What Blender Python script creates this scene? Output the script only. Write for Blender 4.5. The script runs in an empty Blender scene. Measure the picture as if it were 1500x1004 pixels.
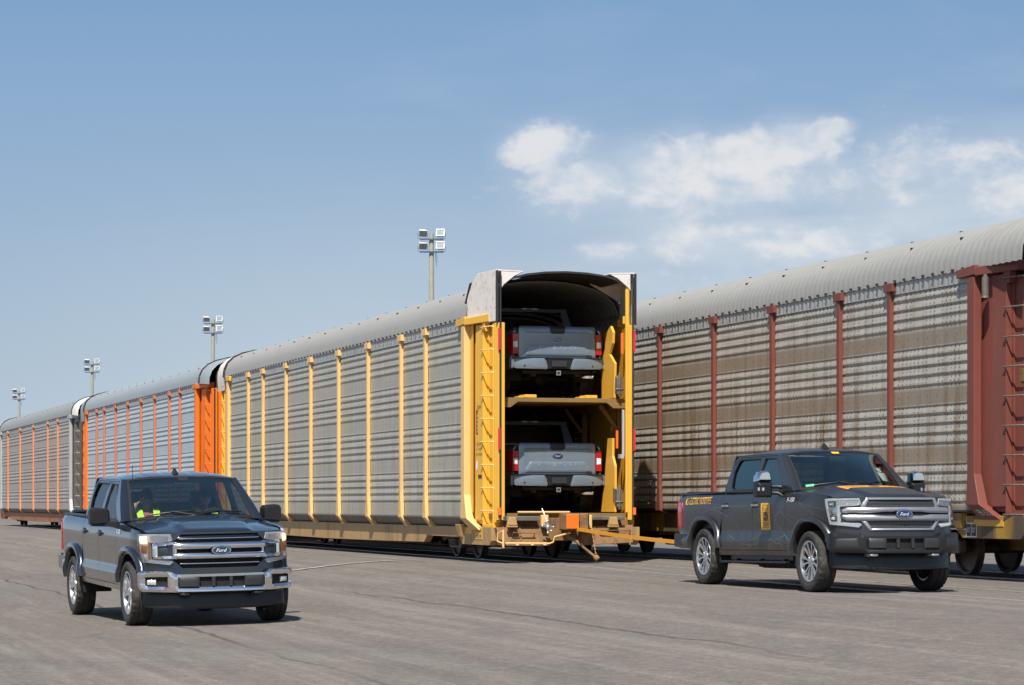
import bpy, bmesh, math, random
from mathutils import Vector, Matrix
from mathutils.geometry import delaunay_2d_cdt

random.seed(7)
scene = bpy.context.scene
COL = scene.collection
R = math.radians

# ------------------------------------------------------------------ helpers
def link(o):
    COL.objects.link(o)
    return o

def tag(o, label=None, cat=None, group=None, kind=None):
    if label: o["label"] = label
    if cat: o["category"] = cat
    if group: o["group"] = group
    if kind: o["kind"] = kind
    return o

def empty(name, loc=(0, 0, 0), rz=0.0):
    o = bpy.data.objects.new(name, None)
    o.empty_display_size = 0.3
    o.location = loc
    o.rotation_euler = (0, 0, rz)
    return link(o)

def copy_tree(o, parent=None, mats=None):
    c = o.copy()
    link(c)
    if parent is not None:
        c.parent = parent
    for ch in o.children:
        copy_tree(ch, c)
    return c

class MB:
    def __init__(self):
        self.v = []; self.f = []; self.m = []; self.cur = 0
    def add(self, vs, fs):
        b = len(self.v)
        self.v += [tuple(p) for p in vs]
        for f in fs:
            self.f.append(tuple(b + i for i in f)); self.m.append(self.cur)
        return self
    def box(self, x0, x1, y0, y1, z0, z1):
        vs = [(x0,y0,z0),(x1,y0,z0),(x1,y1,z0),(x0,y1,z0),(x0,y0,z1),(x1,y0,z1),(x1,y1,z1),(x0,y1,z1)]
        return self.add(vs, [(0,3,2,1),(4,5,6,7),(0,1,5,4),(1,2,6,5),(2,3,7,6),(3,0,4,7)])
    def hexa(self, a, b):
        # a, b : two quads (lists of 4 points) joined as a solid
        return self.add(list(a)+list(b), [(0,3,2,1),(4,5,6,7),(0,1,5,4),(1,2,6,5),(2,3,7,6),(3,0,4,7)])
    def bar(self, p, q, w, h, up=(0,0,1)):
        p = Vector(p); q = Vector(q); d = (q-p).normalized(); up = Vector(up)
        s = d.cross(up)
        if s.length < 1e-5: s = d.cross(Vector((1,0,0)))
        s.normalize(); t = s.cross(d).normalized()
        a = [p+s*w/2*i+t*h/2*j for i,j in ((-1,-1),(1,-1),(1,1),(-1,1))]
        b = [q+s*w/2*i+t*h/2*j for i,j in ((-1,-1),(1,-1),(1,1),(-1,1))]
        return self.hexa(a, b)
    def tube(self, pts, r, n=8, cap=True):
        pts = [Vector(p) for p in pts]; N = len(pts)
        rs = r if isinstance(r, (list, tuple)) else [r]*N
        rings = []; ref = None
        for i, p in enumerate(pts):
            d = (pts[min(i+1,N-1)]-pts[max(i-1,0)]).normalized()
            if ref is None:
                ref = d.cross(Vector((0,0,1)))
                if ref.length < 1e-3: ref = d.cross(Vector((1,0,0)))
            ref = (ref - d*ref.dot(d)).normalized(); b = d.cross(ref)
            rings.append([p + (ref*math.cos(2*math.pi*k/n)+b*math.sin(2*math.pi*k/n))*rs[i] for k in range(n)])
        vs = [q for rg in rings for q in rg]; fs = []
        for i in range(N-1):
            for k in range(n):
                fs.append((i*n+k, i*n+(k+1)%n, (i+1)*n+(k+1)%n, (i+1)*n+k))
        if cap:
            fs.append(tuple(range(n))[::-1]); fs.append(tuple((N-1)*n+k for k in range(n)))
        return self.add(vs, fs)
    def prism(self, poly, fn, d0, d1):
        n = len(poly)
        vs = [fn(a,b,d0) for a,b in poly]+[fn(a,b,d1) for a,b in poly]
        fs = [tuple(range(n))[::-1], tuple(range(n,2*n))]
        fs += [(i,(i+1)%n,n+(i+1)%n,n+i) for i in range(n)]
        return self.add(vs, fs)
    def grid(self, fn, us, vs_):
        P = [fn(u,v) for u in us for v in vs_]; nv = len(vs_)
        fs = [(i*nv+j,(i+1)*nv+j,(i+1)*nv+j+1,i*nv+j+1) for i in range(len(us)-1) for j in range(nv-1)]
        return self.add(P, fs)
    def lathe(self, prof, c, ax, n=32, closed=False):
        # prof: (radius, along axis)
        ax = Vector(ax).normalized(); c = Vector(c)
        e = ax.cross(Vector((0,0,1)))
        if e.length < 1e-3: e = ax.cross(Vector((1,0,0)))
        e.normalize(); g = ax.cross(e); m = len(prof); P = []
        for k in range(n):
            a = 2*math.pi*k/n; d = e*math.cos(a)+g*math.sin(a)
            for r_, h_ in prof:
                rr = r_(k) if callable(r_) else r_
                P.append(c+d*rr+ax*h_)
        fs = []
        for k in range(n):
            k2 = (k+1)%n
            for j in range(m-1 if not closed else m):
                j2 = (j+1)%m
                fs.append((k*m+j,k2*m+j,k2*m+j2,k*m+j2))
        return self.add(P, fs)
    def ell(self, c, r, n=14, m=10, rot=None):
        P = []; fs = []; c = Vector(c)
        for i in range(m+1):
            th = math.pi*i/m
            for k in range(n):
                a = 2*math.pi*k/n
                p = Vector((r[0]*math.sin(th)*math.cos(a), r[1]*math.sin(th)*math.sin(a), r[2]*math.cos(th)))
                if rot: p = rot @ p
                P.append(c+p)
        for i in range(m):
            for k in range(n):
                fs.append((i*n+k,(i+1)*n+k,(i+1)*n+(k+1)%n,i*n+(k+1)%n))
        return self.add(P, fs)
    def build(self, name, mat, parent=None, smooth=None, bevel=0.0, seg=2, recalc=True):
        me = bpy.data.meshes.new(name)
        me.from_pydata([tuple(p) for p in self.v], [], self.f)
        mats = mat if isinstance(mat, (list, tuple)) else [mat]
        for m_ in mats: me.materials.append(m_)
        if len(mats) > 1: me.polygons.foreach_set("material_index", self.m)
        if recalc:
            bm = bmesh.new(); bm.from_mesh(me)
            bmesh.ops.remove_doubles(bm, verts=bm.verts, dist=1e-5)
            bmesh.ops.recalc_face_normals(bm, faces=bm.faces)
            bm.to_mesh(me); bm.free()
        if smooth:
            me.polygons.foreach_set("use_smooth", [True]*len(me.polygons))
            me.set_sharp_from_angle(angle=R(smooth))
        o = bpy.data.objects.new(name, me); link(o)
        if parent is not None: o.parent = parent
        if bevel:
            b = o.modifiers.new("edge", 'BEVEL'); b.width = bevel; b.segments = seg
            b.limit_method = 'ANGLE'; b.angle_limit = R(35); b.harden_normals = False
        return o

def pip(p, poly):
    x, y = p; c = False; n = len(poly); j = n-1
    for i in range(n):
        xi, yi = poly[i]; xj, yj = poly[j]
        if (yi > y) != (yj > y) and x < (xj-xi)*(y-yi)/(yj-yi)+xi: c = not c
        j = i
    return c

def dens(poly, step):
    out = []; n = len(poly)
    for i in range(n):
        a = poly[i]; b = poly[(i+1)%n]; L = math.hypot(b[0]-a[0], b[1]-a[1])
        k = max(1, int(math.ceil(L/step)))
        for j in range(k):
            out.append((a[0]+(b[0]-a[0])*j/k, a[1]+(b[1]-a[1])*j/k))
    return out

def segd(p, a, b):
    ax, ay = a; bx, by = b; dx, dy = bx-ax, by-ay; L = dx*dx+dy*dy
    t = 0 if L == 0 else max(0, min(1, ((p[0]-ax)*dx+(p[1]-ay)*dy)/L))
    return math.hypot(p[0]-ax-t*dx, p[1]-ay-t*dy)

def panel(mb, outer, base, hint, holes=(), step=0.05, off=0.0, thick=0.02, puff=None, back=False):
    """curved plate: polygon with holes laid on base(u,v)->Vector, pushed out along the surface normal"""
    loops = [dens(outer, step)]+[dens(h, step) for h in holes]
    V = []; E = []
    for lp in loops:
        s = len(V); V += lp; n = len(lp)
        E += [(s+i, s+(i+1)%n) for i in range(n)]
    us = [p[0] for p in outer]; vs = [p[1] for p in outer]
    u = min(us)+step*.5
    flat = [(lp[i], lp[(i+1)%len(lp)]) for lp in loops for i in range(len(lp))]
    while u < max(us):
        v = min(vs)+step*.5
        while v < max(vs):
            p = (u, v)
            if pip(p, outer) and not any(pip(p, h) for h in holes):
                if min(segd(p, a, b) for a, b in flat) > step*.35: V.append(p)
            v += step
        u += step
    res = delaunay_2d_cdt([Vector(p) for p in V], E, [], 0, 1e-6)
    P2 = [tuple(p) for p in res[0]]; T = []
    for f in res[2]:
        c = (sum(P2[i][0] for i in f)/len(f), sum(P2[i][1] for i in f)/len(f))
        if pip(c, outer) and not any(pip(c, h) for h in holes): T.append(tuple(f))
    def at(p, o):
        e = 2e-3
        B = Vector(base(*p))
        du = Vector(base(p[0]+e, p[1]))-Vector(base(p[0]-e, p[1])); dv = Vector(base(p[0], p[1]+e))-Vector(base(p[0], p[1]-e))
        n = du.cross(dv)
        if n.length < 1e-9: n = Vector(hint(B))
        n.normalize()
        if n.dot(Vector(hint(B))) < 0: n = -n
        return B+n*o
    X = []
    for p in P2:
        o = off
        if puff:
            d = min(segd(p, a, b) for a, b in flat); q = 1-min(d/puff[1], 1)
            o += puff[0]*math.sqrt(max(0, 1-q*q))
        X.append(at(p, o))
    mb.add(X, T)
    if thick:
        cnt = {}
        for t in T:
            for i in range(len(t)):
                a, b = t[i], t[(i+1)%len(t)]
                cnt.setdefault((min(a,b),max(a,b)), []).append((a,b))
        bd = [k for k, l in cnt.items() if len(l) == 1]
        for a, b in bd:
            mb.add([X[a], X[b], at(P2[b], off-thick), at(P2[a], off-thick)], [(0,1,2,3)])
        if back:
            mb.add([at(p, off-thick) for p in P2], [t[::-1] for t in T])
    return mb

def ipl(tab, x):
    if x <= tab[0][0]: return tab[0][1]
    for (a, va), (b, vb) in zip(tab, tab[1:]):
        if x <= b: return va+(vb-va)*(x-a)/(b-a)
    return tab[-1][1]

def sst(a, b, x):
    t = max(0, min(1, (x-a)/(b-a))); return t*t*(3-2*t)

def text_geo(s, size, shear=0.0, bold=0.0, space=1.0, width=None, height=None):
    """(verts2d, faces) of flat lettering centred on the origin"""
    cu = bpy.data.curves.new("letters", 'FONT'); cu.body = s; cu.size = size; cu.shear = shear
    cu.offset = bold; cu.space_character = space; cu.resolution_u = 3
    ob = bpy.data.objects.new("letters", cu); link(ob)
    dg = bpy.context.evaluated_depsgraph_get(); dg.update()
    me = bpy.data.meshes.new_from_object(ob.evaluated_get(dg))
    V = [(v.co.x, v.co.y) for v in me.vertices]; F = [tuple(p.vertices) for p in me.polygons]
    bpy.data.objects.remove(ob); bpy.data.curves.remove(cu); bpy.data.meshes.remove(me)
    xs = [v[0] for v in V]; ys = [v[1] for v in V]
    cx = (min(xs)+max(xs))/2; cy = (min(ys)+max(ys))/2
    sx = width/(max(xs)-min(xs)) if width else 1; sy = height/(max(ys)-min(ys)) if height else (sx if width else 1)
    return [((v[0]-cx)*sx, (v[1]-cy)*sy) for v in V], F

def letters(mb, s, fn, **k):
    V, F = text_geo(s, k.pop('size', 1.0), **k)
    mb.add([fn(a, b) for a, b in V], F)
    return mb

# ------------------------------------------------------------------ materials
class NT:
    def __init__(self, mat):
        self.t = mat.node_tree; self.t.nodes.clear()
    def n(self, typ, **k):
        nd = self.t.nodes.new(typ)
        for a, b in k.items():
            if a in ('operation','blend_type','data_type','noise_dimensions','feature','interpolation','wave_type','bands_direction','sky_type','distance','clamp','use_clamp','interpolation_type','vector_type'):
                setattr(nd, a, b)
        return nd
    def l(self, a, b): self.t.links.new(a, b)
    def math(self, op, a, b=None, c=None, clamp=False):
        nd = self.t.nodes.new('ShaderNodeMath'); nd.operation = op; nd.use_clamp = clamp
        for i, x in enumerate((a, b, c)):
            if x is None: continue
            if isinstance(x, (int, float)): nd.inputs[i].default_value = x
            else: self.l(x, nd.inputs[i])
        return nd.outputs[0]
    def mix(self, f, a, b, blend='MIX'):
        nd = self.t.nodes.new('ShaderNodeMix'); nd.data_type = 'RGBA'; nd.blend_type = blend
        for s, x in ((0, f), (6, a), (7, b)):
            if isinstance(x, (int, float)): nd.inputs[s].default_value = x
            elif isinstance(x, tuple): nd.inputs[s].default_value = (*x[:3], 1)
            else: self.l(x, nd.inputs[s])
        return nd.outputs[2]
    def noise(self, vec, scale, detail=4, rough=.55, dist=0):
        nd = self.t.nodes.new('ShaderNodeTexNoise'); nd.inputs['Scale'].default_value = scale
        nd.inputs['Detail'].default_value = detail; nd.inputs['Roughness'].default_value = rough; nd.inputs['Distortion'].default_value = dist
        if vec is not None: self.l(vec, nd.inputs['Vector'])
        return nd.outputs['Fac']
    def ramp(self, f, a, b, smooth=True):
        nd = self.t.nodes.new('ShaderNodeMapRange'); nd.interpolation_type = 'SMOOTHSTEP' if smooth else 'LINEAR'
        nd.inputs[1].default_value = a; nd.inputs[2].default_value = b
        self.l(f, nd.inputs[0]); return nd.outputs[0]
    def coord(self, which='Object'):
        nd = self.t.nodes.new('ShaderNodeTexCoord'); return nd.outputs[which]
    def sep(self, v):
        nd = self.t.nodes.new('ShaderNodeSeparateXYZ'); self.l(v, nd.inputs[0]); return nd.outputs
    def comb(self, x, y, z):
        nd = self.t.nodes.new('ShaderNodeCombineXYZ')
        for i, q in enumerate((x, y, z)):
            if isinstance(q, (int, float)): nd.inputs[i].default_value = q
            else: self.l(q, nd.inputs[i])
        return nd.outputs[0]
    def scale(self, v, s):
        nd = self.t.nodes.new('ShaderNodeMapping'); nd.inputs['Scale'].default_value = s; self.l(v, nd.inputs[0]); return nd.outputs[0]
    def bump(self, h, strength=.3, dist=.01):
        nd = self.t.nodes.new('ShaderNodeBump'); nd.inputs['Strength'].default_value = strength; nd.inputs['Distance'].default_value = dist
        self.l(h, nd.inputs['Height']); return nd.outputs[0]

def newmat(name):
    m = bpy.data.materials.new(name); m.use_nodes = True
    nt = NT(m)
    out = nt.n('ShaderNodeOutputMaterial'); p = nt.n('ShaderNodeBsdfPrincipled')
    nt.l(p.outputs[0], out.inputs[0])
    return m, nt, p, out

def setp(p, **k):
    for a, b in k.items():
        i = p.inputs[a.replace('_', ' ')]
        i.default_value = (*b, 1) if isinstance(b, tuple) and len(b) == 3 else b

def simple(name, col, rough=.5, metal=0.0, var=.15, vscale=6.0, dirt=None, dscale=2.5, damt=.5, bump=0.0, coat=0.0, streak=False, **k):
    """plain surface with a little uneven colour, optional dirt colour in blotches or vertical runs"""
    m, nt, p, out = newmat(name)
    co = nt.coord()
    n1 = nt.noise(co, vscale, 5)
    c = nt.mix(n1, tuple(x*(1-var) for x in col), tuple(min(1, x*(1+var)) for x in col))
    if dirt:
        v = nt.scale(co, (1, 1, .12)) if streak else co
        d = nt.ramp(nt.noise(v, dscale, 6, .65), .62-.25*damt, .80-.2*damt)
        d = nt.math('MULTIPLY', d, min(1, damt*1.4))
        c = nt.mix(d, c, dirt)
    nt.l(c, p.inputs['Base Color'])
    r = nt.ramp(nt.noise(co, vscale*2.3, 4), .2, .8, False)
    rr = nt.math('MULTIPLY_ADD', r, rough*.35, rough*.82)
    nt.l(rr, p.inputs['Roughness'])
    setp(p, Metallic=metal, Coat_Weight=coat, Coat_Roughness=.04, **k)
    if bump:
        nt.l(nt.bump(nt.noise(co, vscale*5, 4), bump, .01), p.inputs['Normal'])
    return m

M = {}
def paint(name, col, rough=.28, metal=.55, coat=1.0, flake=.12, croug=.03):
    m, nt, p, out = newmat(name)
    co = nt.coord()
    f = nt.noise(co, 900, 1)
    c = nt.mix(f, tuple(x*(1-flake) for x in col), tuple(x*(1+flake) for x in col))
    z = nt.sep(co)[2]
    low = nt.math('MULTIPLY', nt.ramp(z, .85, .40), nt.ramp(nt.noise(co, 5, 6, .7), .35, .75))
    c = nt.mix(nt.math('MULTIPLY', low, .35), c, (.17, .15, .125))
    nt.l(c, p.inputs['Base Color'])
    nt.l(nt.math('MULTIPLY_ADD', nt.noise(co, 3, 4), .08, rough-.04), p.inputs['Roughness'])
    setp(p, Metallic=metal, Coat_Weight=coat, Coat_Roughness=croug)
    return m

def glass(name, tint, refl=1.0, gcol=(.80, 1.0, .93)):
    m, nt, p, out = newmat(name)
    nt.t.nodes.remove(p)
    tr = nt.n('ShaderNodeBsdfTransparent'); tr.inputs[0].default_value = (*tint, 1)
    gl = nt.n('ShaderNodeBsdfGlossy'); gl.inputs['Roughness'].default_value = .01; gl.inputs[0].default_value = (*gcol, 1)
    fr = nt.n('ShaderNodeFresnel'); fr.inputs[0].default_value = 1.7
    mx = nt.n('ShaderNodeMixShader')
    f = nt.math('MULTIPLY', fr.outputs[0], refl, clamp=True)
    nt.l(f, mx.inputs[0]); nt.l(tr.outputs[0], mx.inputs[1]); nt.l(gl.outputs[0], mx.inputs[2]); nt.l(mx.outputs[0], out.inputs[0])
    return m

def emis(name, col, strength, base=(.8,.8,.8)):
    m, nt, p, out = newmat(name)
    setp(p, Base_Color=base, Roughness=.2, Emission_Color=(*col, 1), Emission_Strength=strength)
    return m

def sheetmetal(name, col, stain, stain_amt, holes=True, tint_bands=0.0, tar=None):
    """perforated galvanised siding: grid of punched holes, rows of rivets, rust runs under the seams"""
    m, nt, p, out = newmat(name)
    co = nt.coord(); X, Y, Z = nt.sep(co)
    n1 = nt.noise(nt.scale(co, (1, .5, 1)), 3.0, 6, .6)
    c = nt.mix(n1, tuple(x*.82 for x in col), tuple(min(1, x*1.15) for x in col))
    run = nt.ramp(nt.noise(nt.scale(co, (1, 1, .10)), 6.0, 6, .65), .40, .78)
    low = nt.ramp(Z, 4.6, 0.9)
    s = nt.math('MULTIPLY', run, nt.math('MULTIPLY_ADD', low, .6, .4))
    s = nt.math('MULTIPLY', s, stain_amt, clamp=True)
    c = nt.mix(s, c, stain)
    # seam band of every course keeps more grime
    ph = nt.math('FRACT', nt.math('DIVIDE', nt.math('SUBTRACT', 4.56, Z), .93))
    band = nt.math('MULTIPLY', nt.ramp(ph, .68, .74), nt.ramp(ph, 1.0, .985))
    if tint_bands:
        c = nt.mix(nt.math('MULTIPLY', band, tint_bands), c, stain)
    # rivets in the band
    ry = nt.math('ABSOLUTE', nt.math('SUBTRACT', nt.math('FRACT', nt.math('DIVIDE', Y, .36)), .5))
    rz = nt.math('ABSOLUTE', nt.math('SUBTRACT', nt.math('FRACT', nt.math('MULTIPLY', ph, 6.6)), .5))
    rv = nt.math('MULTIPLY', nt.math('LESS_THAN', ry, .035), nt.math('LESS_THAN', rz, .12))
    rv = nt.math('MULTIPLY', rv, band)
    c = nt.mix(nt.math('MULTIPLY', rv, .8), c, (.05, .045, .04))
    seam = nt.math('GREATER_THAN', ph, .985)
    c = nt.mix(nt.math('MULTIPLY', seam, .55), c, (.06, .055, .05))
    if tar:
        # a black splash of tar with a ragged outline
        y0, wid, ztop = tar
        dy = nt.math('ABSOLUTE', nt.math('SUBTRACT', Y, y0))
        dz = nt.math('SUBTRACT', ztop, Z)
        sh = nt.math('SUBTRACT', nt.math('MULTIPLY', dz, wid), dy)
        sh = nt.math('ADD', sh, nt.math('MULTIPLY_ADD', nt.noise(nt.scale(co, (1, 1, .2)), 7, 4), .5, -.25))
        c = nt.mix(nt.ramp(sh, -.02, .06), c, (.02, .02, .02))
    nt.l(c, p.inputs['Base Color'])
    nt.l(nt.math('MULTIPLY_ADD', n1, .3, .32), p.inputs['Roughness'])
    setp(p, Metallic=.25)
    if holes:
        hy = nt.math('ABSOLUTE', nt.math('SUBTRACT', nt.math('FRACT', nt.math('DIVIDE', Y, .15)), .5))
        hz = nt.math('ABSOLUTE', nt.math('SUBTRACT', nt.math('FRACT', nt.math('DIVIDE', Z, .066)), .5))
        wide = nt.math('GREATER_THAN', nt.noise(nt.comb(0, nt.math('FLOOR', nt.math('DIVIDE', Y, .15)), nt.math('FLOOR', nt.math('DIVIDE', Z, .93))), 3.7, 0), .40)
        h = nt.math('MULTIPLY', nt.math('LESS_THAN', hy, .085), nt.math('LESS_THAN', hz, .21))
        h = nt.math('MULTIPLY', h, nt.math('SUBTRACT', 1, band))
        h = nt.math('MULTIPLY', h, wide)
        tr = nt.n('ShaderNodeBsdfTransparent'); mx = nt.n('ShaderNodeMixShader')
        nt.l(h, mx.inputs[0]); nt.l(p.outputs[0], mx.inputs[1]); nt.l(tr.outputs[0], mx.inputs[2]); nt.l(mx.outputs[0], out.inputs[0])
    return m

def make_materials():
    M['paint_slate'] = paint('slate_paint', (.030, .041, .060), .22, .6)
    M['paint_matte'] = paint('satin_black_wrap', (.021, .022, .026), .42, .15, .6, .05, .22)
    M['paint_grey'] = paint('grey_blue_paint', (.17, .222, .275), .34, .25)
    M['letter_highlight'] = paint('letter_highlight_paint', (.25, .31, .37), .3, .2)  # body grey lightened to stand for highlights on the raised letters
    M['chrome'] = simple('chrome', (.80, .81, .83), .07, 1.0, .03)
    M['satin'] = simple('satin_silver', (.47, .48, .52), .36, .8, .03)
    M['mesh'] = simple('grille_mesh_grey', (.16, .165, .175), .4, .6, .05)
    M['alloy'] = simple('bright_alloy', (.62, .63, .64), .25, .85, .06, dirt=(.12,.11,.10), damt=.25, dscale=9)
    M['black'] = simple('black_plastic', (.012, .0125, .014), .36, 0, .2, 20)
    M['trim'] = simple('dark_grey_trim', (.026, .028, .031), .5, 0, .15, 20)
    M['void'] = simple('dark_recess', (.008, .008, .009), .8, 0, .2, 9)
    M['rubber'] = simple('tyre_rubber', (.028, .027, .026), .82, 0, .25, 30, dirt=(.13,.115,.10), dscale=7, damt=.45)
    M['glass'] = glass('windscreen_glass', (.92, 1.0, .97), 2.2)
    M['glass_side'] = glass('side_glass', (.55, .63, .63), 1.5)
    M['glass_dark'] = glass('tinted_glass', (.05, .06, .065), 1.4)
    M['glass_clear'] = glass('clear_lens', (.96, .96, .96), .8, (1, 1, 1))
    M['interior'] = simple('cabin_plastic', (.11, .115, .12), .6, 0, .2, 9)
    M['seat'] = simple('seat_cloth', (.20, .205, .215), .8, 0, .2, 16)
    M['lamp_silver'] = simple('lamp_reflector', (.85, .86, .87), .22, .6, .10, 60, bump=.5)
    M['lamp_on'] = emis('lit_lamp', (1.0, .76, .48), 1.0)
    M['led'] = emis('white_light_strip', (.92, .97, 1.0), .14, (.78,.80,.82))
    M['amber'] = simple('amber_lens', (.75, .23, .03), .2, 0, .1, 30, coat=.6)
    M['red_lens'] = simple('red_lens', (.40, .007, .016), .18, 0, .25, 18, coat=.6)
    M['white_lens'] = simple('white_lens', (.85, .82, .80), .2, 0, .05, 25, coat=.6)
    M['emblem_blue'] = simple('emblem_blue', (.006, .022, .095), .25, 0, .08, 30, coat=1)
    M['white_ink'] = simple('white_ink', (.78, .79, .80), .4, 0, .04)
    M['line_ink'] = simple('grey_line_ink', (.15, .16, .18), .45, 0, .1)
    M['yellow_decal'] = simple('yellow_orange_decal', (.97, .50, .04), .45, 0, .06, 8)
    M['hood_decal'] = simple('hood_decal', (.66, .31, .05), .45, 0, .06, 8)
    M['dark_ink'] = simple('dark_ink', (.035, .03, .025), .5, 0, .1)
    M['green_tag'] = simple('green_sticker', (.12, .55, .28), .5, 0, .1)
    M['paper'] = simple('paper', (.62, .66, .66), .7, 0, .06)
    M['chassis'] = simple('chassis_black', (.016, .016, .017), .7, 0, .3, 12)
    # rail cars
    Y = (.72, .40, .055)
    M['yellow'] = simple('rail_yellow', (.76, .42, .05), .45, 0, .08, 3, dirt=(.34,.20,.08), dscale=2.2, damt=.3, streak=True)
    M['yellow_fade'] = simple('faded_rail_yellow', (.78, .50, .20), .55, 0, .08, 4, dirt=(.48,.33,.17), dscale=2.0, damt=.35, streak=True)
    M['yellow_dirty'] = simple('grimy_rail_yellow', (.46, .28, .11), .6, 0, .2, 3, dirt=(.20,.125,.07), dscale=2.4, damt=.5, streak=True, bump=.15)
    M['rust_end'] = simple('rusty_end_casting', (.235, .125, .05), .75, 0, .3, 5, dirt=(.10,.06,.035), dscale=4, damt=.6, bump=.4)
    M['rust_grey'] = simple('worn_steel', (.16, .145, .13), .55, .3, .25, 5, dirt=(.12,.07,.04), dscale=4, damt=.5, bump=.2)
    M['orange'] = simple('rail_orange', (.74, .17, .012), .48, 0, .12, 3, dirt=(.35,.08,.01), dscale=2.5, damt=.35, streak=True)
    M['salmon'] = simple('faded_orange', (.66, .26, .12), .55, 0, .1, 4, dirt=(.42,.20,.12), dscale=3, damt=.4)
    M['salmon_red'] = simple('faded_red_orange', (.52, .17, .10), .55, 0, .1, 4, dirt=(.40,.22,.15), dscale=3, damt=.4)
    M['sill_orange'] = simple('weathered_orange_sill', (.36, .13, .045), .6, 0, .2, 3, dirt=(.20,.10,.05), dscale=2.5, damt=.5, streak=True)
    M['redbrown'] = simple('rail_red_brown', (.190, .054, .038), .55, 0, .16, 3, dirt=(.12,.05,.036), dscale=2.2, damt=.4, streak=True)
    M['redbrown_dark'] = simple('rail_red_brown_grimy', (.11, .045, .038), .6, 0, .2, 4)
    M['sill_yellow'] = simple('grimy_yellow_sill', (.42, .25, .03), .6, 0, .2, 3, dirt=(.10,.07,.045), dscale=1.6, damt=.95, streak=True)
    M['siding_a'] = sheetmetal('siding_weathered_tan', (.46, .435, .365), (.30, .235, .155), .6, True, .10)
    M['siding_b'] = sheetmetal('siding_clean_blue_grey', (.50, .57, .60), (.40, .39, .36), .25, False, .05)
    M['siding_c'] = sheetmetal('siding_dull_taupe', (.44, .40, .355), (.31, .23, .17), .55, True, .1)
    M['siding_d'] = sheetmetal('siding_rust_stained', (.50, .465, .40), (.235, .155, .085), 1.35, True, .60)
    M['added_dark_siding'] = sheetmetal('added_dark_lining_sheet', (.11, .10, .085), (.06, .05, .035), .4, True, 0)  # dark tone for the sheets added inside the open car
    M['fascia'] = simple('eave_sheet', (.42, .42, .40), .5, .25, .15, 4, dirt=(.24,.19,.14), dscale=4, damt=.4, streak=True)
    M['roof_a'] = simple('roof_galvanised', (.335, .33, .305), .55, .1, .08, 1.2, dirt=(.27,.25,.215), dscale=1.2, damt=.4)
    M['roof_b'] = simple('roof_blue_grey', (.31, .345, .365), .5, .15, .08, 1.5)
    M['roof_c'] = simple('roof_grey_green', (.28, .295, .29), .5, .1, .1, 1.5, dirt=(.22,.22,.205), dscale=1.5, damt=.4)
    M['added_roof_sheet'] = simple('added_roof_lining_sheet', (.36, .37, .38), .4, .3, .12, 3)  # for the ribbed sheet added under the roof
    M['endwhite'] = simple('chalky_white_end', (.70, .66, .62), .6, 0, .08, 4, dirt=(.42,.28,.18), dscale=7, damt=.45)
    M['endgrey'] = simple('grey_end', (.44, .45, .46), .5, .2, .1, 4)
    M['seal_and_shade'] = simple('dark_seal_and_shade', (.02, .02, .022), .6, 0, .2)  # also stands for shade on one skirt and under the hood
    M['wheel_steel'] = simple('wheel_steel', (.12, .10, .085), .5, .5, .3, 8, dirt=(.10,.055,.03), dscale=6, damt=.5)
    M['rail_steel'] = simple('rail_steel', (.50, .48, .45), .40, .5, .2, 3, dirt=(.15,.09,.06), dscale=3, damt=.5)
    M['reflector'] = simple('red_reflector_tape', (.60, .03, .04), .35, 0, .1)
    M['orange_refl'] = simple('orange_reflector', (.85, .17, .03), .4, 0, .1)
    M['deck'] = simple('deck_steel', (.24, .14, .035), .6, 0, .25, 4, dirt=(.20,.12,.06), dscale=3, damt=.6, bump=.15)
    M['strap'] = simple('orange_strap', (.97, .40, .02), .6, 0, .08, 40)
    M['wood'] = simple('weathered_pole', (.36, .35, .29), .85, 0, .15, 3, dirt=(.18,.17,.14), dscale=3, damt=.4, streak=True)
    M['crossarm'] = simple('painted_crossarm', (.06, .10, .16), .6, 0, .15)
    M['lampbody'] = simple('floodlight_housing', (.74, .76, .78), .4, .1, .06)
    M['lampglass'] = simple('floodlight_glass', (.28, .31, .33), .15, .2, .15, 3, coat=.6)
    M['skin'] = simple('skin', (.52, .30, .21), .5, 0, .08, 20)
    M['skin_b'] = simple('skin_dark', (.30, .17, .115), .5, 0, .08, 20)
    M['hivis'] = simple('hi_vis_yellow', (.55, .80, .03), .7, 0, .06, 14)
    M['silver_tape'] = simple('silver_tape', (.65, .68, .66), .35, .3, .05)
    M['shirt_a'] = simple('navy_shirt', (.03, .04, .07), .8, 0, .15, 14)
    M['shirt_b'] = simple('red_shirt', (.33, .05, .06), .8, 0, .15, 14)
    M['hair'] = simple('dark_hair', (.018, .014, .012), .7, 0, .3, 40)
    M['paint_white'] = simple('road_paint', (.42, .41, .38), .85, 0, .12, 5, dirt=(.17,.155,.14), dscale=5, damt=.9)
make_materials()

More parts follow.
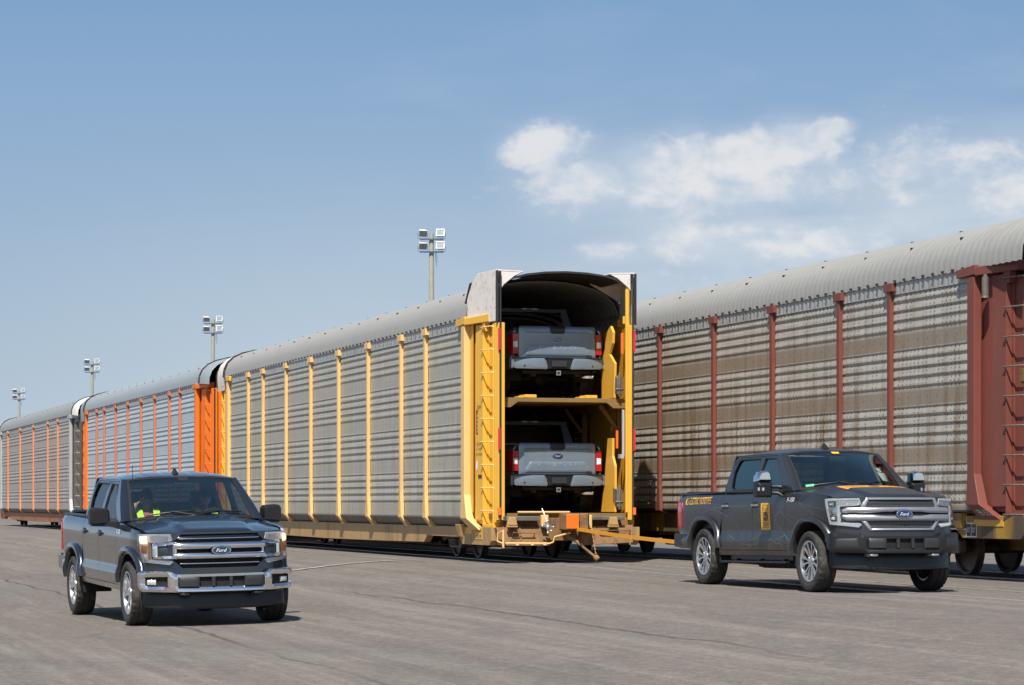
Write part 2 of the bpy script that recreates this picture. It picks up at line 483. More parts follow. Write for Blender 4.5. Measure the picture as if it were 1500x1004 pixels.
# ------------------------------------------------------------------ pickup truck
# truck space: x forward from the front axle, y left, z up from the ground
WB = 3.683
PROF = [(.40,.925),(.50,.955),(.60,.975),(.655,.980),(.69,.972),(.74,.952),(.80,.954),(.95,.964),(1.08,.968),(1.18,.964),(1.26,.948),(1.31,.915),(1.345,.87),(1.40,.84)]
def arch_q(x, z):
    q = 9
    for cx in (0, -WB):
        dx = abs(x-cx)/.525; dz = abs(z-.43)/.505
        q = min(q, (dx**2.5+dz**2.5)**.4)
    return q
def SY(x, z):
    y = (ipl(PROF, z-.012)+ipl(PROF, z)+ipl(PROF, z+.012))/3
    if x > .05: y -= .078*((x-.05)/.55)**2
    if x < -4.35: y -= .045*((-4.35-x)/.43)**2
    return y
def side(s):
    return (lambda x, z: Vector((x, s*SY(x, z), z))), (lambda p: (0, s, 0))
def arc(cx, a0, a1, n=22, k=1.0):
    out = []
    for i in range(n+1):
        t = R(a0+(a1-a0)*i/n); c, s_ = math.cos(t), math.sin(t)
        out.append((cx+.525*k*math.copysign(abs(c)**.8, c), .43+.505*k*math.copysign(abs(s_)**.8, s_)))
    return out
def xf(w): return .90-.30*(min(abs(w), .925)/.925)**3
def FR(w, z):
    a = abs(w)
    lean = -(z-1.0)*.05
    if a <= .925: return Vector((xf(w)+lean, w*.958, z))
    x = .60-(a-.925)
    return Vector((x+lean*.5, math.copysign(SY(x, max(z, .80))-.0, w), z))
FH = lambda p: (1, p.y*.6, 0)
def BP(w, z):
    a = abs(w); k = min(a, .97)/.97
    x = .965-.28*k**3
    if a > .97: x -= (a-.97)
    return Vector((x-.03*abs(z-.62), math.copysign(min(a, .97)*.950+.02*max(0, min(1, (a-.93)/.1)), w), z))
def mirrorp(poly): return [(-a, b) for a, b in poly][::-1]

def yg(z):
    t = (z-1.31)/.54
    return .925-.10*t-.062*t*t
def gside(s):
    return (lambda x, z: Vector((x, s*yg(z), z))), (lambda p: (0, s, .3))
def ws(u, v):
    b = Vector((-.42-.22*u*u, .80*u, 1.385-.055*u*u)); t = Vector((-1.22-.10*u*u, .70*u, 1.885-.03*u*u))
    p = b.lerp(t, v); k = .035*math.sin(math.pi*v)*(1-.4*u*u)
    return p+Vector((k*.55, 0, k*.8))
def ztop(x): return ipl([(-.8,1.312),(-.2,1.285),(.44,1.232),(.66,1.195),(.95,1.175)], x)
def hood(y, a):
    w = abs(y)/.875
    xr = -.36-.27*w**2; x1 = xf(y)-.015
    x = xr+(x1-xr)*a
    rise = ipl([(0,.082),(.55,.075),(.85,.05),(1,.012)], a)
    z = ztop(x)+rise*(1-w**2.6)
    crease = .60-.10*a
    z += .034*(1-sst(crease-.055, crease+.035, w))*sst(1.0, .93, a)*(.7+.3*a)
    z -= .030*sst(.93, 1.0, a)
    return Vector((x, y*(1-.038*a*a), z))
def roofp(u, a):
    xfr = -1.215-.10*u*u; x = xfr+(-2.90-xfr)*a
    c = 1.887+.058*math.sin(math.pi*min(1, a*1.05)**.75)-.012*a
    z = c-(c-1.853)*abs(u)**3.5
    if .06 < a < .97:
        for u0 in (-.62, -.24, .24, .62): z -= .010*math.exp(-((u-u0)/.035)**2)
    return Vector((x, u*(.70+(.768-.70)*min(1, a*6)), z))

def emblem(parent, fn, w, h):
    """blue oval with a light rim; fn(a,b,d) puts it in place"""
    ov = [(w*math.cos(2*math.pi*k/36), h*math.sin(2*math.pi*k/36)) for k in range(36)]
    m = MB(); m.prism(ov, fn, -.012, .010)
    m.cur = 1; m.prism([(a*.93, b*.90) for a, b in ov], fn, .010, .013)
    m.cur = 2; m.prism([(a*.87, b*.82) for a, b in ov], fn, .013, .016)
    e = m.build('emblem', [M['black'], M['chrome'], M['emblem_blue']], parent, bevel=.002)
    t = MB(); letters(t, "Ford", lambda a, b: fn(a, b, .0185), shear=.35, bold=.0, width=w*1.04, height=h*.66)
    t.build('lettering', M['white_ink'], e)
    return e

def make_wheel(root, s, x, style, turn=0.0):
    w = empty('wheel'); w.parent = root; w.location = (x, s*.862, .41); w.rotation_euler = (0, 0, turn)
    ax = (0, s, 0)
    def rr(r, d, ph): return lambda k: r-(d if (k+ph) % 3 == 0 else 0)
    prof = [(.275,-.11),(.33,-.128),(.375,-.132),(rr(.398,.010,0),-.118),(rr(.409,.010,0),-.085),(.412,-.05),(.404,-.045),(.404,-.03),(.413,-.025),(.413,.025),(.404,.03),(.404,.045),(.412,.05),
            (rr(.409,.010,1),.085),(rr(.398,.012,1),.118),(.375,.133),(.345,.131),(.335,.134),(.30,.124),(.277,.108),(.272,.09),(.27,-.09)]
    t = MB(); t.lathe(prof, (0,0,0), ax, 90, closed=True)
    t.build('tyre', M['rubber'], w, smooth=28)
    m = MB()
    m.lathe([(.279,.108),(.276,.119),(.266,.121),(.258,.112),(.250,.070),(.243,-.06),(.25,-.09),(.272,-.09),(.273,.10)], (0,0,0), ax, 64, closed=True)
    def pt(r, a, h): return Vector((r*math.cos(a), s*h, r*math.sin(a)))
    n = 6
    for k in range(n):
        for half in ((-1, 1) if style == 'twin' else (-1, 1)):
            a0 = 2*math.pi*k/n+(.17 if style == 'twin' else .11)*half
            a1 = a0+(.09 if style == 'twin' else .015)*half
            w0, w1 = (.050, .105) if style == 'twin' else (.085, .075)
            A = [pt(.062, a0-w0*3, .055), pt(.062, a0+w0*3, .055), pt(.062, a0+w0*3, .088), pt(.062, a0-w0*3, .088)]
            Mid = [pt(.16, (a0+a1)/2-w0*1.5, .055), pt(.16, (a0+a1)/2+w0*1.5, .055), pt(.16, (a0+a1)/2+w0*1.3, .098), pt(.16, (a0+a1)/2-w0*1.3, .098)]
            B = [pt(.262, a1-w1, .07), pt(.262, a1+w1, .07), pt(.262, a1+w1, .110), pt(.262, a1-w1, .110)]
            m.hexa(A, Mid); m.hexa(Mid, B)
    m.lathe([(.0,.100),(.040,.100),(.052,.094),(.078,.090),(.085,.06),(.085,.02)], (0,0,0), ax, 32)
    for k in range(6):
        a = 2*math.pi*k/6+.26
        m.lathe([(0,.102),(.010,.101),(.011,.085)], pt(.062, a, 0), ax, 8)
    m.cur = 1
    m.lathe([(0,.0),(.246,.0)], (0,0,0), ax, 40)
    m.lathe([(.0,.035),(.17,.035),(.17,.015)], (0,0,0), ax, 40)
    m.build('rim', [M['alloy'], M['void']], w, smooth=30)
    return w

def make_truck(variant):
    proto = variant == 'proto'; load = variant == 'load'; work = variant == 'work'
    P = M['paint_matte'] if proto else M['paint_grey'] if load else M['paint_slate']
    root = empty('pickup_truck')
    ST = .045
    for s in (1, -1):
        b, h = side(s)
        # front fender
        po = [(-.778,.515)]+arc(0, 176, 30)+[(.52,.735),(.60,.75),(.62,.825),(.60,.87),(.47,1.19),(.44,1.232)]
        po += [(x, ztop(x)+.004) for x in (.2,-.1,-.4,-.6,-.778)]
        m = MB(); panel(m, po, b, h, step=ST, thick=.03); m.build('fender', P, root, smooth=50)
        # doors, each with its handle
        for x0, x1, hx in ((-.786,-1.905,-1.80),(-1.913,-2.955,-2.86)):
            po = [(x0,.515),(x0,1.318),(x1,1.335),(x1,.515)]
            if x1 < -2: po = [(x0,.515),(x0,1.327),(x1,1.340),(x1,.98),(x1+.05,.80),(x1+.115,.60),(x1+.12,.515)]
            m = MB(); panel(m, po, b, h, step=ST, thick=.03); d = m.build('door', P, root, smooth=50)
            m = MB()
            pz = 1.140
            panel(m, [(hx-.11,pz-.016),(hx-.11,pz+.014),(hx-.08,pz+.022),(hx+.08,pz+.022),(hx+.11,pz+.014),(hx+.11,pz-.016),(hx+.08,pz-.022),(hx-.08,pz-.022)], b, h, step=.02, off=.022, thick=.02, puff=(.018,.022), back=True)
            m.cur = 1
            panel(m, [(hx-.10,pz-.035),(hx-.08,pz+.045),(hx+.08,pz+.045),(hx+.10,pz-.035)], b, h, step=.03, off=.003, thick=.003)
            m.build('door_handle', [M['chrome'] if proto or load else P, M['void']], d, smooth=40)
        # rocker and the corner of the cab behind the rear door
        m = MB(); panel(m, [(-.50,.44),(-.56,.508),(-3.13,.508),(-3.20,.44)], b, h, step=ST, thick=.05)
        panel(m, [(-2.962,1.345),(-3.015,1.345),(-3.015,.95),(-3.06,.78),(-3.10,.66),(-3.14,.515),(-2.845,.515),(-2.85,.60),(-2.905,.80),(-2.962,.98)], b, h, step=ST, thick=.03)
        m.build('rocker_panel', P, root, smooth=50)
        # bed side
        po = [(-3.024,1.338),(-3.024,.97)]+arc(-WB, 24, 176)+[(-4.24,.53),(-4.74,.53),(-4.79,.56),(-4.795,.80),(-4.56,.835),(-4.52,1.13),(-4.56,1.215),(-4.795,1.24),(-4.795,1.30),(-4.77,1.325)]
        if load: po = [p if not (p[0] < -4.5 and p[0] > -4.7 and p[1] > .8) else p for p in po]
        po2 = [(-3.068,.80),(-3.105,.66),(-3.145,.515),(-3.155,.44),(-3.16,.46)]
        m = MB(); panel(m, po, b, h, step=ST, thick=.03)
        # rail cap along the top
        m.cur = 1
        m.hexa([(-3.03,s*.925,1.333),(-3.03,s*.925,1.352),(-3.03,s*.80,1.352),(-3.03,s*.80,1.333)], [(-4.79,s*.90,1.322),(-4.79,s*.90,1.341),(-4.79,s*.78,1.341),(-4.79,s*.78,1.322)])
        m.build('bed_side', [P, M['black']], root, smooth=50)
        # tail light, wraps from the back on to the side
        m = MB()
        panel(m, [(-4.525,1.12),(-4.565,1.21),(-4.80,1.232),(-4.80,.812),(-4.565,.845)], b, h, step=.03, off=.005, thick=.03, puff=(.008,.03))
        m.hexa([(-4.80,s*.795,.82),(-4.80,s*.932,.82),(-4.80,s*.930,1.235),(-4.80,s*.795,1.235)],[(-4.826,s*.80,.83),(-4.826,s*.915,.83),(-4.826,s*.91,1.225),(-4.826,s*.80,1.225)])
        m.cur = 1
        m.hexa([(-4.826,s*.815,.955),(-4.826,s*.905,.965),(-4.826,s*.905,1.075),(-4.826,s*.815,1.085)],[(-4.833,s*.825,.965),(-4.833,s*.898,.972),(-4.833,s*.898,1.068),(-4.833,s*.825,1.075)])
        m.build('tail_light', [M['red_lens'], M['white_lens']], root, smooth=40, bevel=.004)
        # painted lip round each wheel opening, dark liner inside it
        for cx, a0, a1 in ((0, 172, 24), (-WB, 8, 174)):
            m = MB(); rows = []
            for x, z in arc(cx, a0, a1, 40, 1.0):
                vx, vz = (x-cx), (z-.43); row = []
                for k, o in ((.99,-.03),(.995,.036),(1.02,.050),(1.09,.048),(1.135,.034),(1.15,.003),(1.15,-.01)):
                    X, Z = cx+vx*k, .43+vz*k
                    row.append(Vector((X, s*(SY(min(X, .66), max(.46, Z))+o), Z)))
                rows.append(row)
            n = len(rows[0])
            m.add([p for r in rows for p in r], [(i*n+j,(i+1)*n+j,(i+1)*n+j+1,i*n+j+1) for i in range(len(rows)-1) for j in range(n-1)])
            m.build('wheel_arch_trim', P, root, smooth=50)
        for cx in (0, -WB):
            m = MB(); pts = arc(cx, -8, 188, 26, .99)
            for (x0, z0), (x1, z1) in zip(pts, pts[1:]):
                yy = SY(x0, max(z0, .5))-.012; y2 = SY(x1, max(z1, .5))-.012
                m.add([(x0,s*yy,z0),(x1,s*y2,z1),(x1,s*.55,z1),(x0,s*.55,z0)],[(0,1,2,3)])
            fan = [(x, s*.56, z) for x, z in pts]
            m.add(fan, [tuple(range(len(fan)))])
            m.build('wheel_well', M['void'], root, smooth=60)
        # greenhouse side with window openings
        b2, h2 = gside(s)
        W1 = [(-.95,1.338),(-1.39,1.755),(-1.46,1.790),(-1.835,1.800),(-1.86,1.352)]
        W2 = [(-1.985,1.800),(-1.99,1.356),(-2.70,1.372),(-2.765,1.40),(-2.80,1.62),(-2.74,1.76),(-2.66,1.800)]
        po = [(-.60,1.315),(-1.335,1.850),(-1.9,1.862),(-2.82,1.860),(-2.89,1.80),(-3.00,1.40),(-3.015,1.338),(-1.9,1.326)]
        m = MB(); panel(m, po, b2, h2, holes=(W1, W2), step=.06, thick=.05)
        # windscreen pillar
        def pil(u, v, s=s):
            g = Vector((-.60-.735*v, s*yg(1.315+.535*v), 1.315+.535*v)); w_ = ws(s*1.0, v)
            q = w_.lerp(g, u); k = .012*math.sin(math.pi*u)
            return q+Vector((k, s*k, k*.5))
        m.grid(pil, [i/4 for i in range(5)], [i/12 for i in range(13)])
        # door seams: shallow grooves drawn as dark recess strips in the frame
        m.cur = 1
        for q0, q1 in (((-1.900,1.335),(-1.905,1.825)),((-1.40,1.826),(-2.72,1.828)),((-2.72,1.828),(-2.84,1.74)),((-2.84,1.74),(-2.955,1.345)),((-.84,1.335),(-1.40,1.826))):
            A = Vector(b2(*q0)); B = Vector(b2(*q1)); m.bar(A+Vector((0,s*.0005,0)), B+Vector((0,s*.0005,0)), .006, .006)
        # black belt moulding and window surrounds
        m.cur = 2
        for Wn in (W1, W2):
            for q0, q1 in zip(Wn, Wn[1:]+Wn[:1]):
                m.bar(Vector(b2(*q0))+Vector((0,-s*.004,0)), Vector(b2(*q1))+Vector((0,-s*.004,0)), .020, .018)
        m.bar(Vector((-.86,s*.925,1.325)), Vector((-2.95,s*.925,1.345)), .012, .022)
        m.build('cab_side', [P, M['void'], M['black']], root, smooth=50)
        for k, Wn in enumerate((W1, W2)):
            m = MB(); panel(m, Wn, b2, h2, step=.12, off=-.018, thick=0)
            m.build('side_window', (M['glass_dark'] if k == 1 else M['glass_side']) if not work else M['glass_clear'], root, smooth=60)
        # side badge on the fender
        m = MB(); letters(m, "F-150", lambda a, c, s=s, b=b: Vector(b(-.60-s*a, 1.20+c))+Vector((0, s*.006, 0)), shear=.2, bold=.02, width=.24, height=.062)
        m.build('side_badge', M['white_ink'] if not load else M['chrome'], root)
        # mirror
        m = MB()
        if proto:
            c = Vector((-1.02, s*1.20, 1.42))
            out = [(-.115,-.165),(-.10,-.185),(.10,-.185),(.12,-.16),(.12,.03)] ; cap = [(.12,.033),(.115,.10),(.075,.165),(-.03,.185),(-.09,.16),(-.115,.033)]
            body = out+[(-.115,.03)]
            def MF(a, z, d): return Vector((c.x+d, c.y+s*(-a)*-1, c.z+z))
            def rounded(poly, m_):
                for d0, d1, k0, k1 in ((-.06,.02,1,1),(.02,.075,1,.93),(.075,.105,.93,.70)):
                    cx_ = sum(p[0] for p in poly)/len(poly); cz_ = sum(p[1] for p in poly)/len(poly)
                    n = len(poly)
                    A = [MF(cx_+(p[0]-cx_)*k0, cz_+(p[1]-cz_)*k0, d0) for p in poly]; B = [MF(cx_+(p[0]-cx_)*k1, cz_+(p[1]-cz_)*k1, d1) for p in poly]
                    m_.add(A+B, [(i,(i+1)%n,n+(i+1)%n,n+i) for i in range(n)])
                m_.add(B, [tuple(range(n))]); m_.add([MF(*p, -.06) for p in poly], [tuple(range(n))])
            rounded(body, m)
            m.cur = 1; rounded(cap, m)
            m.cur = 0
            m.tube([(-.90,s*.93,1.37),(-.95,s*1.0,1.385),(-1.0,s*1.09,1.385)], .030, 10)
            m.tube([(-.90,s*.93,1.25),(-.95,s*1.0,1.295),(-1.0,s*1.09,1.30)], .026, 10)
            m.box(-.99,-.86, min(s*.90,s*.965), max(s*.90,s*.965), 1.30, 1.40)
            m.cur = 1
            m.hexa([MF(.02,-.10,.105),MF(.115,-.10,.085),MF(.115,-.045,.085),MF(.02,-.045,.105)],[MF(.025,-.095,.112),MF(.12,-.095,.092),MF(.12,-.05,.092),MF(.025,-.05,.112)])
            m.cur = 2; m.box(c.x-.064, c.x-.058, min(c.y-.1,c.y+.1), max(c.y-.1,c.y+.1), c.z-.16, c.z+.15)
            m.build('mirror', [M['black'], M['chrome'], M['glass_dark']], root, smooth=35, bevel=.012, seg=3)
        else:
            c = Vector((-1.00, s*1.13, 1.385))
            poly = [(-.135,-.07),(-.12,-.10),(.10,-.115),(.128,-.09),(.135,.06),(.115,.105),(.06,.118),(-.10,.105),(-.13,.07)]
            n = len(poly)
            for d0, d1, k0, k1 in ((-.05,.02,1,1),(.02,.07,1,.95),(.07,.105,.95,.78)):
                A = [(c.x+d0, c.y+s*a*k0, c.z+z*k0) for a, z in poly]; B = [(c.x+d1, c.y+s*a*k1, c.z+z*k1) for a, z in poly]
                m.add(A+B, [(i,(i+1)%n,n+(i+1)%n,n+i) for i in range(n)])
            m.add(B, [tuple(range(n))]); m.add([(c.x-.05, c.y+s*a, c.z+z) for a, z in poly], [tuple(range(n))])
            m.hexa([(-.94,s*.92,1.235),(-.84,s*.92,1.235),(-.84,s*.92,1.325),(-.94,s*.92,1.325)],[(-1.03,s*1.10,1.27),(-.93,s*1.10,1.27),(-.93,s*1.10,1.325),(-1.03,s*1.10,1.325)])
            m.hexa([(-1.04,s*1.02,1.255),(-.92,s*1.02,1.255),(-.92,s*1.02,1.30),(-1.04,s*1.02,1.30)],[(-1.04,s*1.235,1.262),(-.93,s*1.235,1.262),(-.93,s*1.235,1.29),(-1.04,s*1.235,1.29)])
            m.cur = 1; m.box(c.x-.054, c.x-.051, min(c.y-.11,c.y+.11), max(c.y-.11,c.y+.11), c.z-.08, c.z+.09)
            m.build('mirror', [M['black'] if not load else P, M['glass_dark']], root, smooth=40, bevel=.014, seg=3)
        # tow hook under the bumper
        if not load:
            m = MB(); yk = s*.46
            m.box(.80,.90, yk-.07, yk+.07, .435, .485); m.tube([(.90,yk-.05,.455),(.955,yk-.045,.452),(.97,yk,.450),(.955,yk+.045,.452),(.90,yk+.05,.455)], .014, 8)
            m.build('tow_hook', M['satin'] if proto else M['black'], root, smooth=40)
        make_wheel(root, s, 0, 'twin' if proto else 'six')
        make_wheel(root, s, -WB, 'twin' if proto else 'six')
        if proto:
            m = MB()
            m.box(-.72,-2.95, min(s*.86,s*1.0), max(s*.86,s*1.0), .335, .362)
            m.box(-.75,-2.92, min(s*.80,s*.86), max(s*.80,s*.86), .37, .50)
            for xx in (-.95,-1.75,-2.6):
                m.hexa([(xx,s*.6,.46),(xx-.06,s*.6,.46),(xx-.06,s*.6,.50),(xx,s*.6,.50)],[(xx,s*.95,.335),(xx-.06,s*.95,.335),(xx-.06,s*.95,.36),(xx,s*.95,.36)])
            m.build('running_board', M['black'], root, bevel=.006)
    # ---- bonnet, roof, cab back
    m = MB(); ys = [-.875+.875*2*i/46 for i in range(47)]
    m.grid(lambda a, y: hood(y, a), [i/36 for i in range(37)], ys)
    for e in ((0,),(46,)):
        for i in range(36):
            p = hood(ys[e[0]], i/36); q = hood(ys[e[0]], (i+1)/36)
            m.add([p, q, q-Vector((0,0,.03)), p-Vector((0,0,.03))], [(0,1,2,3)])
    for j in range(46):
        p = hood(ys[j], 1); q = hood(ys[j+1], 1); m.add([p, q, q-Vector((.03,0,.035)), p-Vector((.03,0,.035))], [(0,1,2,3)])
    hd = m.build('hood', P, root, smooth=32)
    m = MB()   # cowl grille below the windscreen
    m.grid(lambda u, v: Vector((-.335-.27*(u*.85/.875)**2-.13*v, u*.80, 1.372-.055*u*u+.01*v)), [-1+.1*i for i in range(21)], [0, .5, 1])
    m.build('cowl', M['void'], root, smooth=50)
    m = MB(); us = [-1+2*i/64 for i in range(65)]
    m.grid(lambda a, u: roofp(u, a), [i/40 for i in range(41)], us)
    m.build('roof', P, root, smooth=40)
    m = MB()
    bk = lambda y, z: Vector((-2.905-.10*(1-(z-1.36)/.49)-.02*(1-(y/.75)**2), y, z)); bh = lambda p: (-1, 0, 0)
    panel(m, [(-.90,.60),(.90,.60),(.915,1.32),(.78,1.86),(-.78,1.86),(-.915,1.32)], bk, bh, holes=([(-.70,1.43),(.70,1.43),(.64,1.775),(-.64,1.775)],), step=.1, thick=.03)
    m.build('cab_back', P, root, smooth=50)
    m = MB(); panel(m, [(-.72,1.415),(.72,1.415),(.655,1.79),(-.655,1.79)], bk, bh, step=.12, off=.004, thick=.006)
    m.build('rear_window', M['glass_dark'], root, smooth=50)
    m = MB(); m.box(-2.935,-2.905,-.17,.17,1.842,1.868); m.cur = 1; m.box(-2.938,-2.93,-.06,.06,1.845,1.866)
    m.build('brake_light', [M['white_lens'], M['red_lens']], root, bevel=.004)
    # windscreen and wipers
    m = MB(); m.grid(ws, [-1+2*i/24 for i in range(25)], [i/14 for i in range(15)])
    wsh = m.build('windshield', M['glass'], root, smooth=60)
    m = MB()   # dark ceramic border along the glass edge
    def wo(u, v): return ws(u, v)+Vector((.002, 0, .003))
    for u0, u1, v0, v1 in ((-1,1,0,.045),(-1,1,.955,1),(-1,-.965,0,1),(.965,1,0,1)):
        m.grid(wo, [u0+(u1-u0)*i/20 for i in range(21)], [v0+(v1-v0)*i/12 for i in range(13)])
    m.grid(wo, [-.09,-.03,.03,.09], [.86,.9,.955])
    m.build('windshield_border', M['void'], wsh, smooth=60)
    for u0, u1, v0, v1 in ((-.78,.02,.04,.085),(.0,.82,.04,.10)):
        m = MB(); pts = [ws(u0+(u1-u0)*i/8, v0+(v1-v0)*i/8)+Vector((.02,0,.02)) for i in range(9)]
        m.tube(pts, .010, 6); m.tube([ws(u1-.05 if u0 < -.5 else u0+.0, .0)+Vector((.03,0,.012)), pts[4]+Vector((.012,0,.012))], .011, 6)
        m.build('wiper', M['black'], root, smooth=60)
    # roof antenna
    m = MB(); q = roofp(-.05, .12)
    m.hexa([q+Vector((.09,-.03,-.004)),q+Vector((-.09,-.035,-.004)),q+Vector((-.09,.035,-.004)),q+Vector((.09,.03,-.004))],[q+Vector((-.015,-.006,.075)),q+Vector((-.065,-.008,.080)),q+Vector((-.065,.008,.080)),q+Vector((-.015,.006,.075))])
    m.build('antenna', M['black'], root, smooth=50, bevel=.01)
    if work:
        m = MB(); m.tube([(-.30,-.82,1.28),(-.36,-.82,2.05)], .004, 6); m.build('whip_antenna', M['black'], root, smooth=60)
    # ---- front end
    GH = [(-.60,1.10),(-.50,1.195),(.50,1.195),(.60,1.10),(.60,.875),(.49,.775),(-.49,.775),(-.60,.875)]
    m = MB()
    po = [(-.925,1.205),(-.55,1.212),(0,1.216),(.55,1.212),(.925,1.205),(1.06,1.20),(.98,.80),(.925,.745),(.6,.70),(-.6,.70),(-.925,.745),(-.98,.80),(-1.06,1.20)]
    panel(m, po, FR, FH, holes=(GH,), step=.045, off=-.004, thick=.04)
    m.build('front_panel', P, root, smooth=50)
    gr = None
    m = MB(); panel(m, [(a*1.03, (z-.985)*1.03+.985) for a, z in GH], FR, FH, step=.12, off=-.05, thick=0)
    nb = 0
    if not proto:
        for z0 in [.80+.03*i for i in range(13)]:
            m.bar(FR(-.58, z0)+Vector((-.035,0,0)), FR(0, z0)+Vector((-.035,0,0)), .012, .008)
            m.bar(FR(0, z0)+Vector((-.035,0,0)), FR(.58, z0)+Vector((-.035,0,0)), .012, .008)
    gr = m.build('grille', M['void'], root)
    def slab(name, polys, mat, off, puff, thick=.06, holes=None, step=.03, parent=gr):
        for i, po in enumerate(polys):
            m = MB(); panel(m, po, FR, FH, holes=(holes[i] if holes else ()), step=step, off=off, thick=thick, puff=puff)
            m.build(name, mat, parent, smooth=42)
    def sweep(name, zb, zt, w1, mat, off, bulge, parent=gr, nt_=7):
        m = MB(); n = 60
        def f(w, t):
            b_, t_ = zb(abs(w)), zt(abs(w)); z = b_+(t_-b_)*t
            p = FR(w, z); return p+Vector((off+bulge*math.sin(math.pi*t)**.6, 0, 0))
        m.grid(f, [-w1+2*w1*i/n for i in range(n+1)], [j/(nt_-1) for j in range(nt_)])
        def fe(w, t):
            p = f(w, t); return p-Vector((.05, 0, 0))
        for t in (0, 1): m.grid(lambda w, k: f(w, t) if k else fe(w, t), [-w1+2*w1*i/n for i in range(n+1)], [0, 1])
        for w in (-w1, w1): m.grid(lambda t, k: f(w, t) if k else fe(w, t), [j/(nt_-1) for j in range(nt_)], [0, 1])
        return m.build(name, mat, parent, smooth=45)
    if proto:
        fr_o = [(-.60,1.10),(-.535,1.205),(.535,1.205),(.60,1.10)]
        fr_i = [(-.52,1.085),(-.475,1.178),(.475,1.178),(.52,1.085)]
        slab('grille_frame', [[(-.62,1.08),(-.60,1.12),(-.535,1.208),(.535,1.208),(.60,1.12),(.62,1.08)],[(-.61,.905),(-.50,.772),(.50,.772),(.61,.905)]], M['satin'], .006, (.010,.012), holes=[([(-.545,1.083),(-.505,1.182),(.505,1.182),(.545,1.083)],),([(-.54,.903),(-.475,.805),(.475,.805),(.54,.903)],)], step=.022)
        for z0, z1, w0, w1 in ((1.083,1.182,.54,.505),(.805,.903,.475,.54)):
            mm = MB()   # mesh insert
            nz = 5
            for i in range(nz+1):
                z = z0+(z1-z0)*i/nz; w = w0+(w1-w0)*i/nz
                for k in range(8):
                    mm.bar(FR(-w+2*w*k/8, z)+Vector((-.02,0,0)), FR(-w+2*w*(k+1)/8, z)+Vector((-.02,0,0)), .008, .006)
            for k in range(49):
                t = -1+2*k/48
                mm.bar(FR(t*w0, z0)+Vector((-.022,0,0)), FR(t*w1, z1)+Vector((-.022,0,0)), .006, .006, up=(1,0,0))
            mm.build('grille_mesh', M['rust_grey'] if False else M['mesh'], gr)
        sweep('grille_bar', lambda w: ipl([(.30,1.020),(.46,1.006),(.9,1.006)], w), lambda w: ipl([(0,1.085),(.79,1.083),(.84,1.05)], w), .84, M['satin'], .018, .022)
        sweep('grille_bar', lambda w: ipl([(0,.903),(.79,.905),(.84,.938)], w), lambda w: ipl([(.30,.970),(.46,.986),(.9,.986)], w), .84, M['satin'], .018, .022)
        slab('grille_slot', [[(-.84,.988),(-.44,.986),(-.35,.97),(.35,.97),(.44,.986),(.84,.988),(.84,1.01),(.44,1.012),(.35,1.022),(-.35,1.022),(-.44,1.012),(-.84,1.01)]], M['void'], .004, None, .01)
    else:
        CH = M['chrome'] if not load else P
        sweep('grille_bar', lambda w: 1.008, lambda w: 1.094, .60, CH, .016, .030)
        sweep('grille_bar', lambda w: .886, lambda w: .966, .60, CH, .016, .030)
        sweep('grille_bar', lambda w: 1.132, lambda w: 1.152, .52, CH, -.01, .014)
        sweep('grille_bar', lambda w: .820, lambda w: .840, .52, CH, -.01, .014)
        slab('grille_frame', [[(.555,1.098),(.815,1.092),(.835,1.06),(.835,.92),(.815,.888),(.555,.882)],mirrorp([(.555,1.098),(.815,1.092),(.835,1.06),(.835,.92),(.815,.888),(.555,.882)])], CH, .016, (.018,.016),
             holes=[([(.60,1.055),(.775,1.05),(.775,.93),(.60,.925)],),(mirrorp([(.60,1.055),(.775,1.05),(.775,.93),(.60,.925)]),)], step=.025)
        slab('grille_pocket', [[(.59,1.06),(.785,1.06),(.785,.92),(.59,.92)],mirrorp([(.59,1.06),(.785,1.06),(.785,.92),(.59,.92)])], M['void'], -.02, None, 0)
        slab('grille_pocket', [[(.66,1.035),(.765,1.035),(.765,.945),(.66,.945)],mirrorp([(.66,1.035),(.765,1.035),(.765,.945),(.66,.945)])], M['trim'], .0, (.006,.02), .02)
    def em(a, b, d):
        p = FR(0, .990); return Vector((p.x+.040+d-b*.05, a, p.z+b))
    emblem(root, em, .128, .062)
    # headlights
    HL = [(.625,1.196),(.925,1.196),(1.075,1.190),(1.055,1.11),(1.00,.90),(.985,.858),(.64,.815),(.60,.850),(.62,.868),(.85,.882),(.855,1.09),(.64,1.103),(.605,1.12)]
    for s in (1, -1):
        f = (lambda p: p) if s > 0 else mirrorp
        m = MB(); panel(m, f(HL), FR, FH, step=.028, off=.004, thick=.03)
        lit = work
        hl = m.build('headlight', M['lamp_silver'], root, smooth=50)
        if proto:
            for po in ([(.86,1.195),(.93,1.197),(1.075,1.19),(1.07,1.165),(.93,1.172),(.64,1.176),(.63,1.195)], [(.985,.86),(.64,.818),(.62,.845),(.93,.885),(.99,.90)],[(1.075,1.19),(1.05,1.19),(.965,.87),(.99,.86)],[(.86,1.10),(.88,1.10),(.88,.885),(.86,.882)]):
                m = MB(); panel(m, f(po), FR, FH, step=.03, off=.014, thick=.01); m.build('light_strip', M['led'], hl, smooth=50)
            for po in ([(.90,1.16),(1.02,1.155),(1.00,1.09),(.90,1.09)],[(.89,.965),(.985,.975),(.965,.905),(.89,.90)]):
                m = MB(); panel(m, f(po), FR, FH, step=.03, off=.018, thick=.02, holes=())
                cx = sum(p[0] for p in po)/4; cz = sum(p[1] for p in po)/4
                m.cur = 1; panel(m, f([(cx+(a-cx)*.7, cz+(b-cz)*.62) for a, b in po]), FR, FH, step=.03, off=.022, thick=.004, puff=(.01,.02))
                m.build('lamp', [M['trim'], M['lamp_silver']], hl, smooth=50)
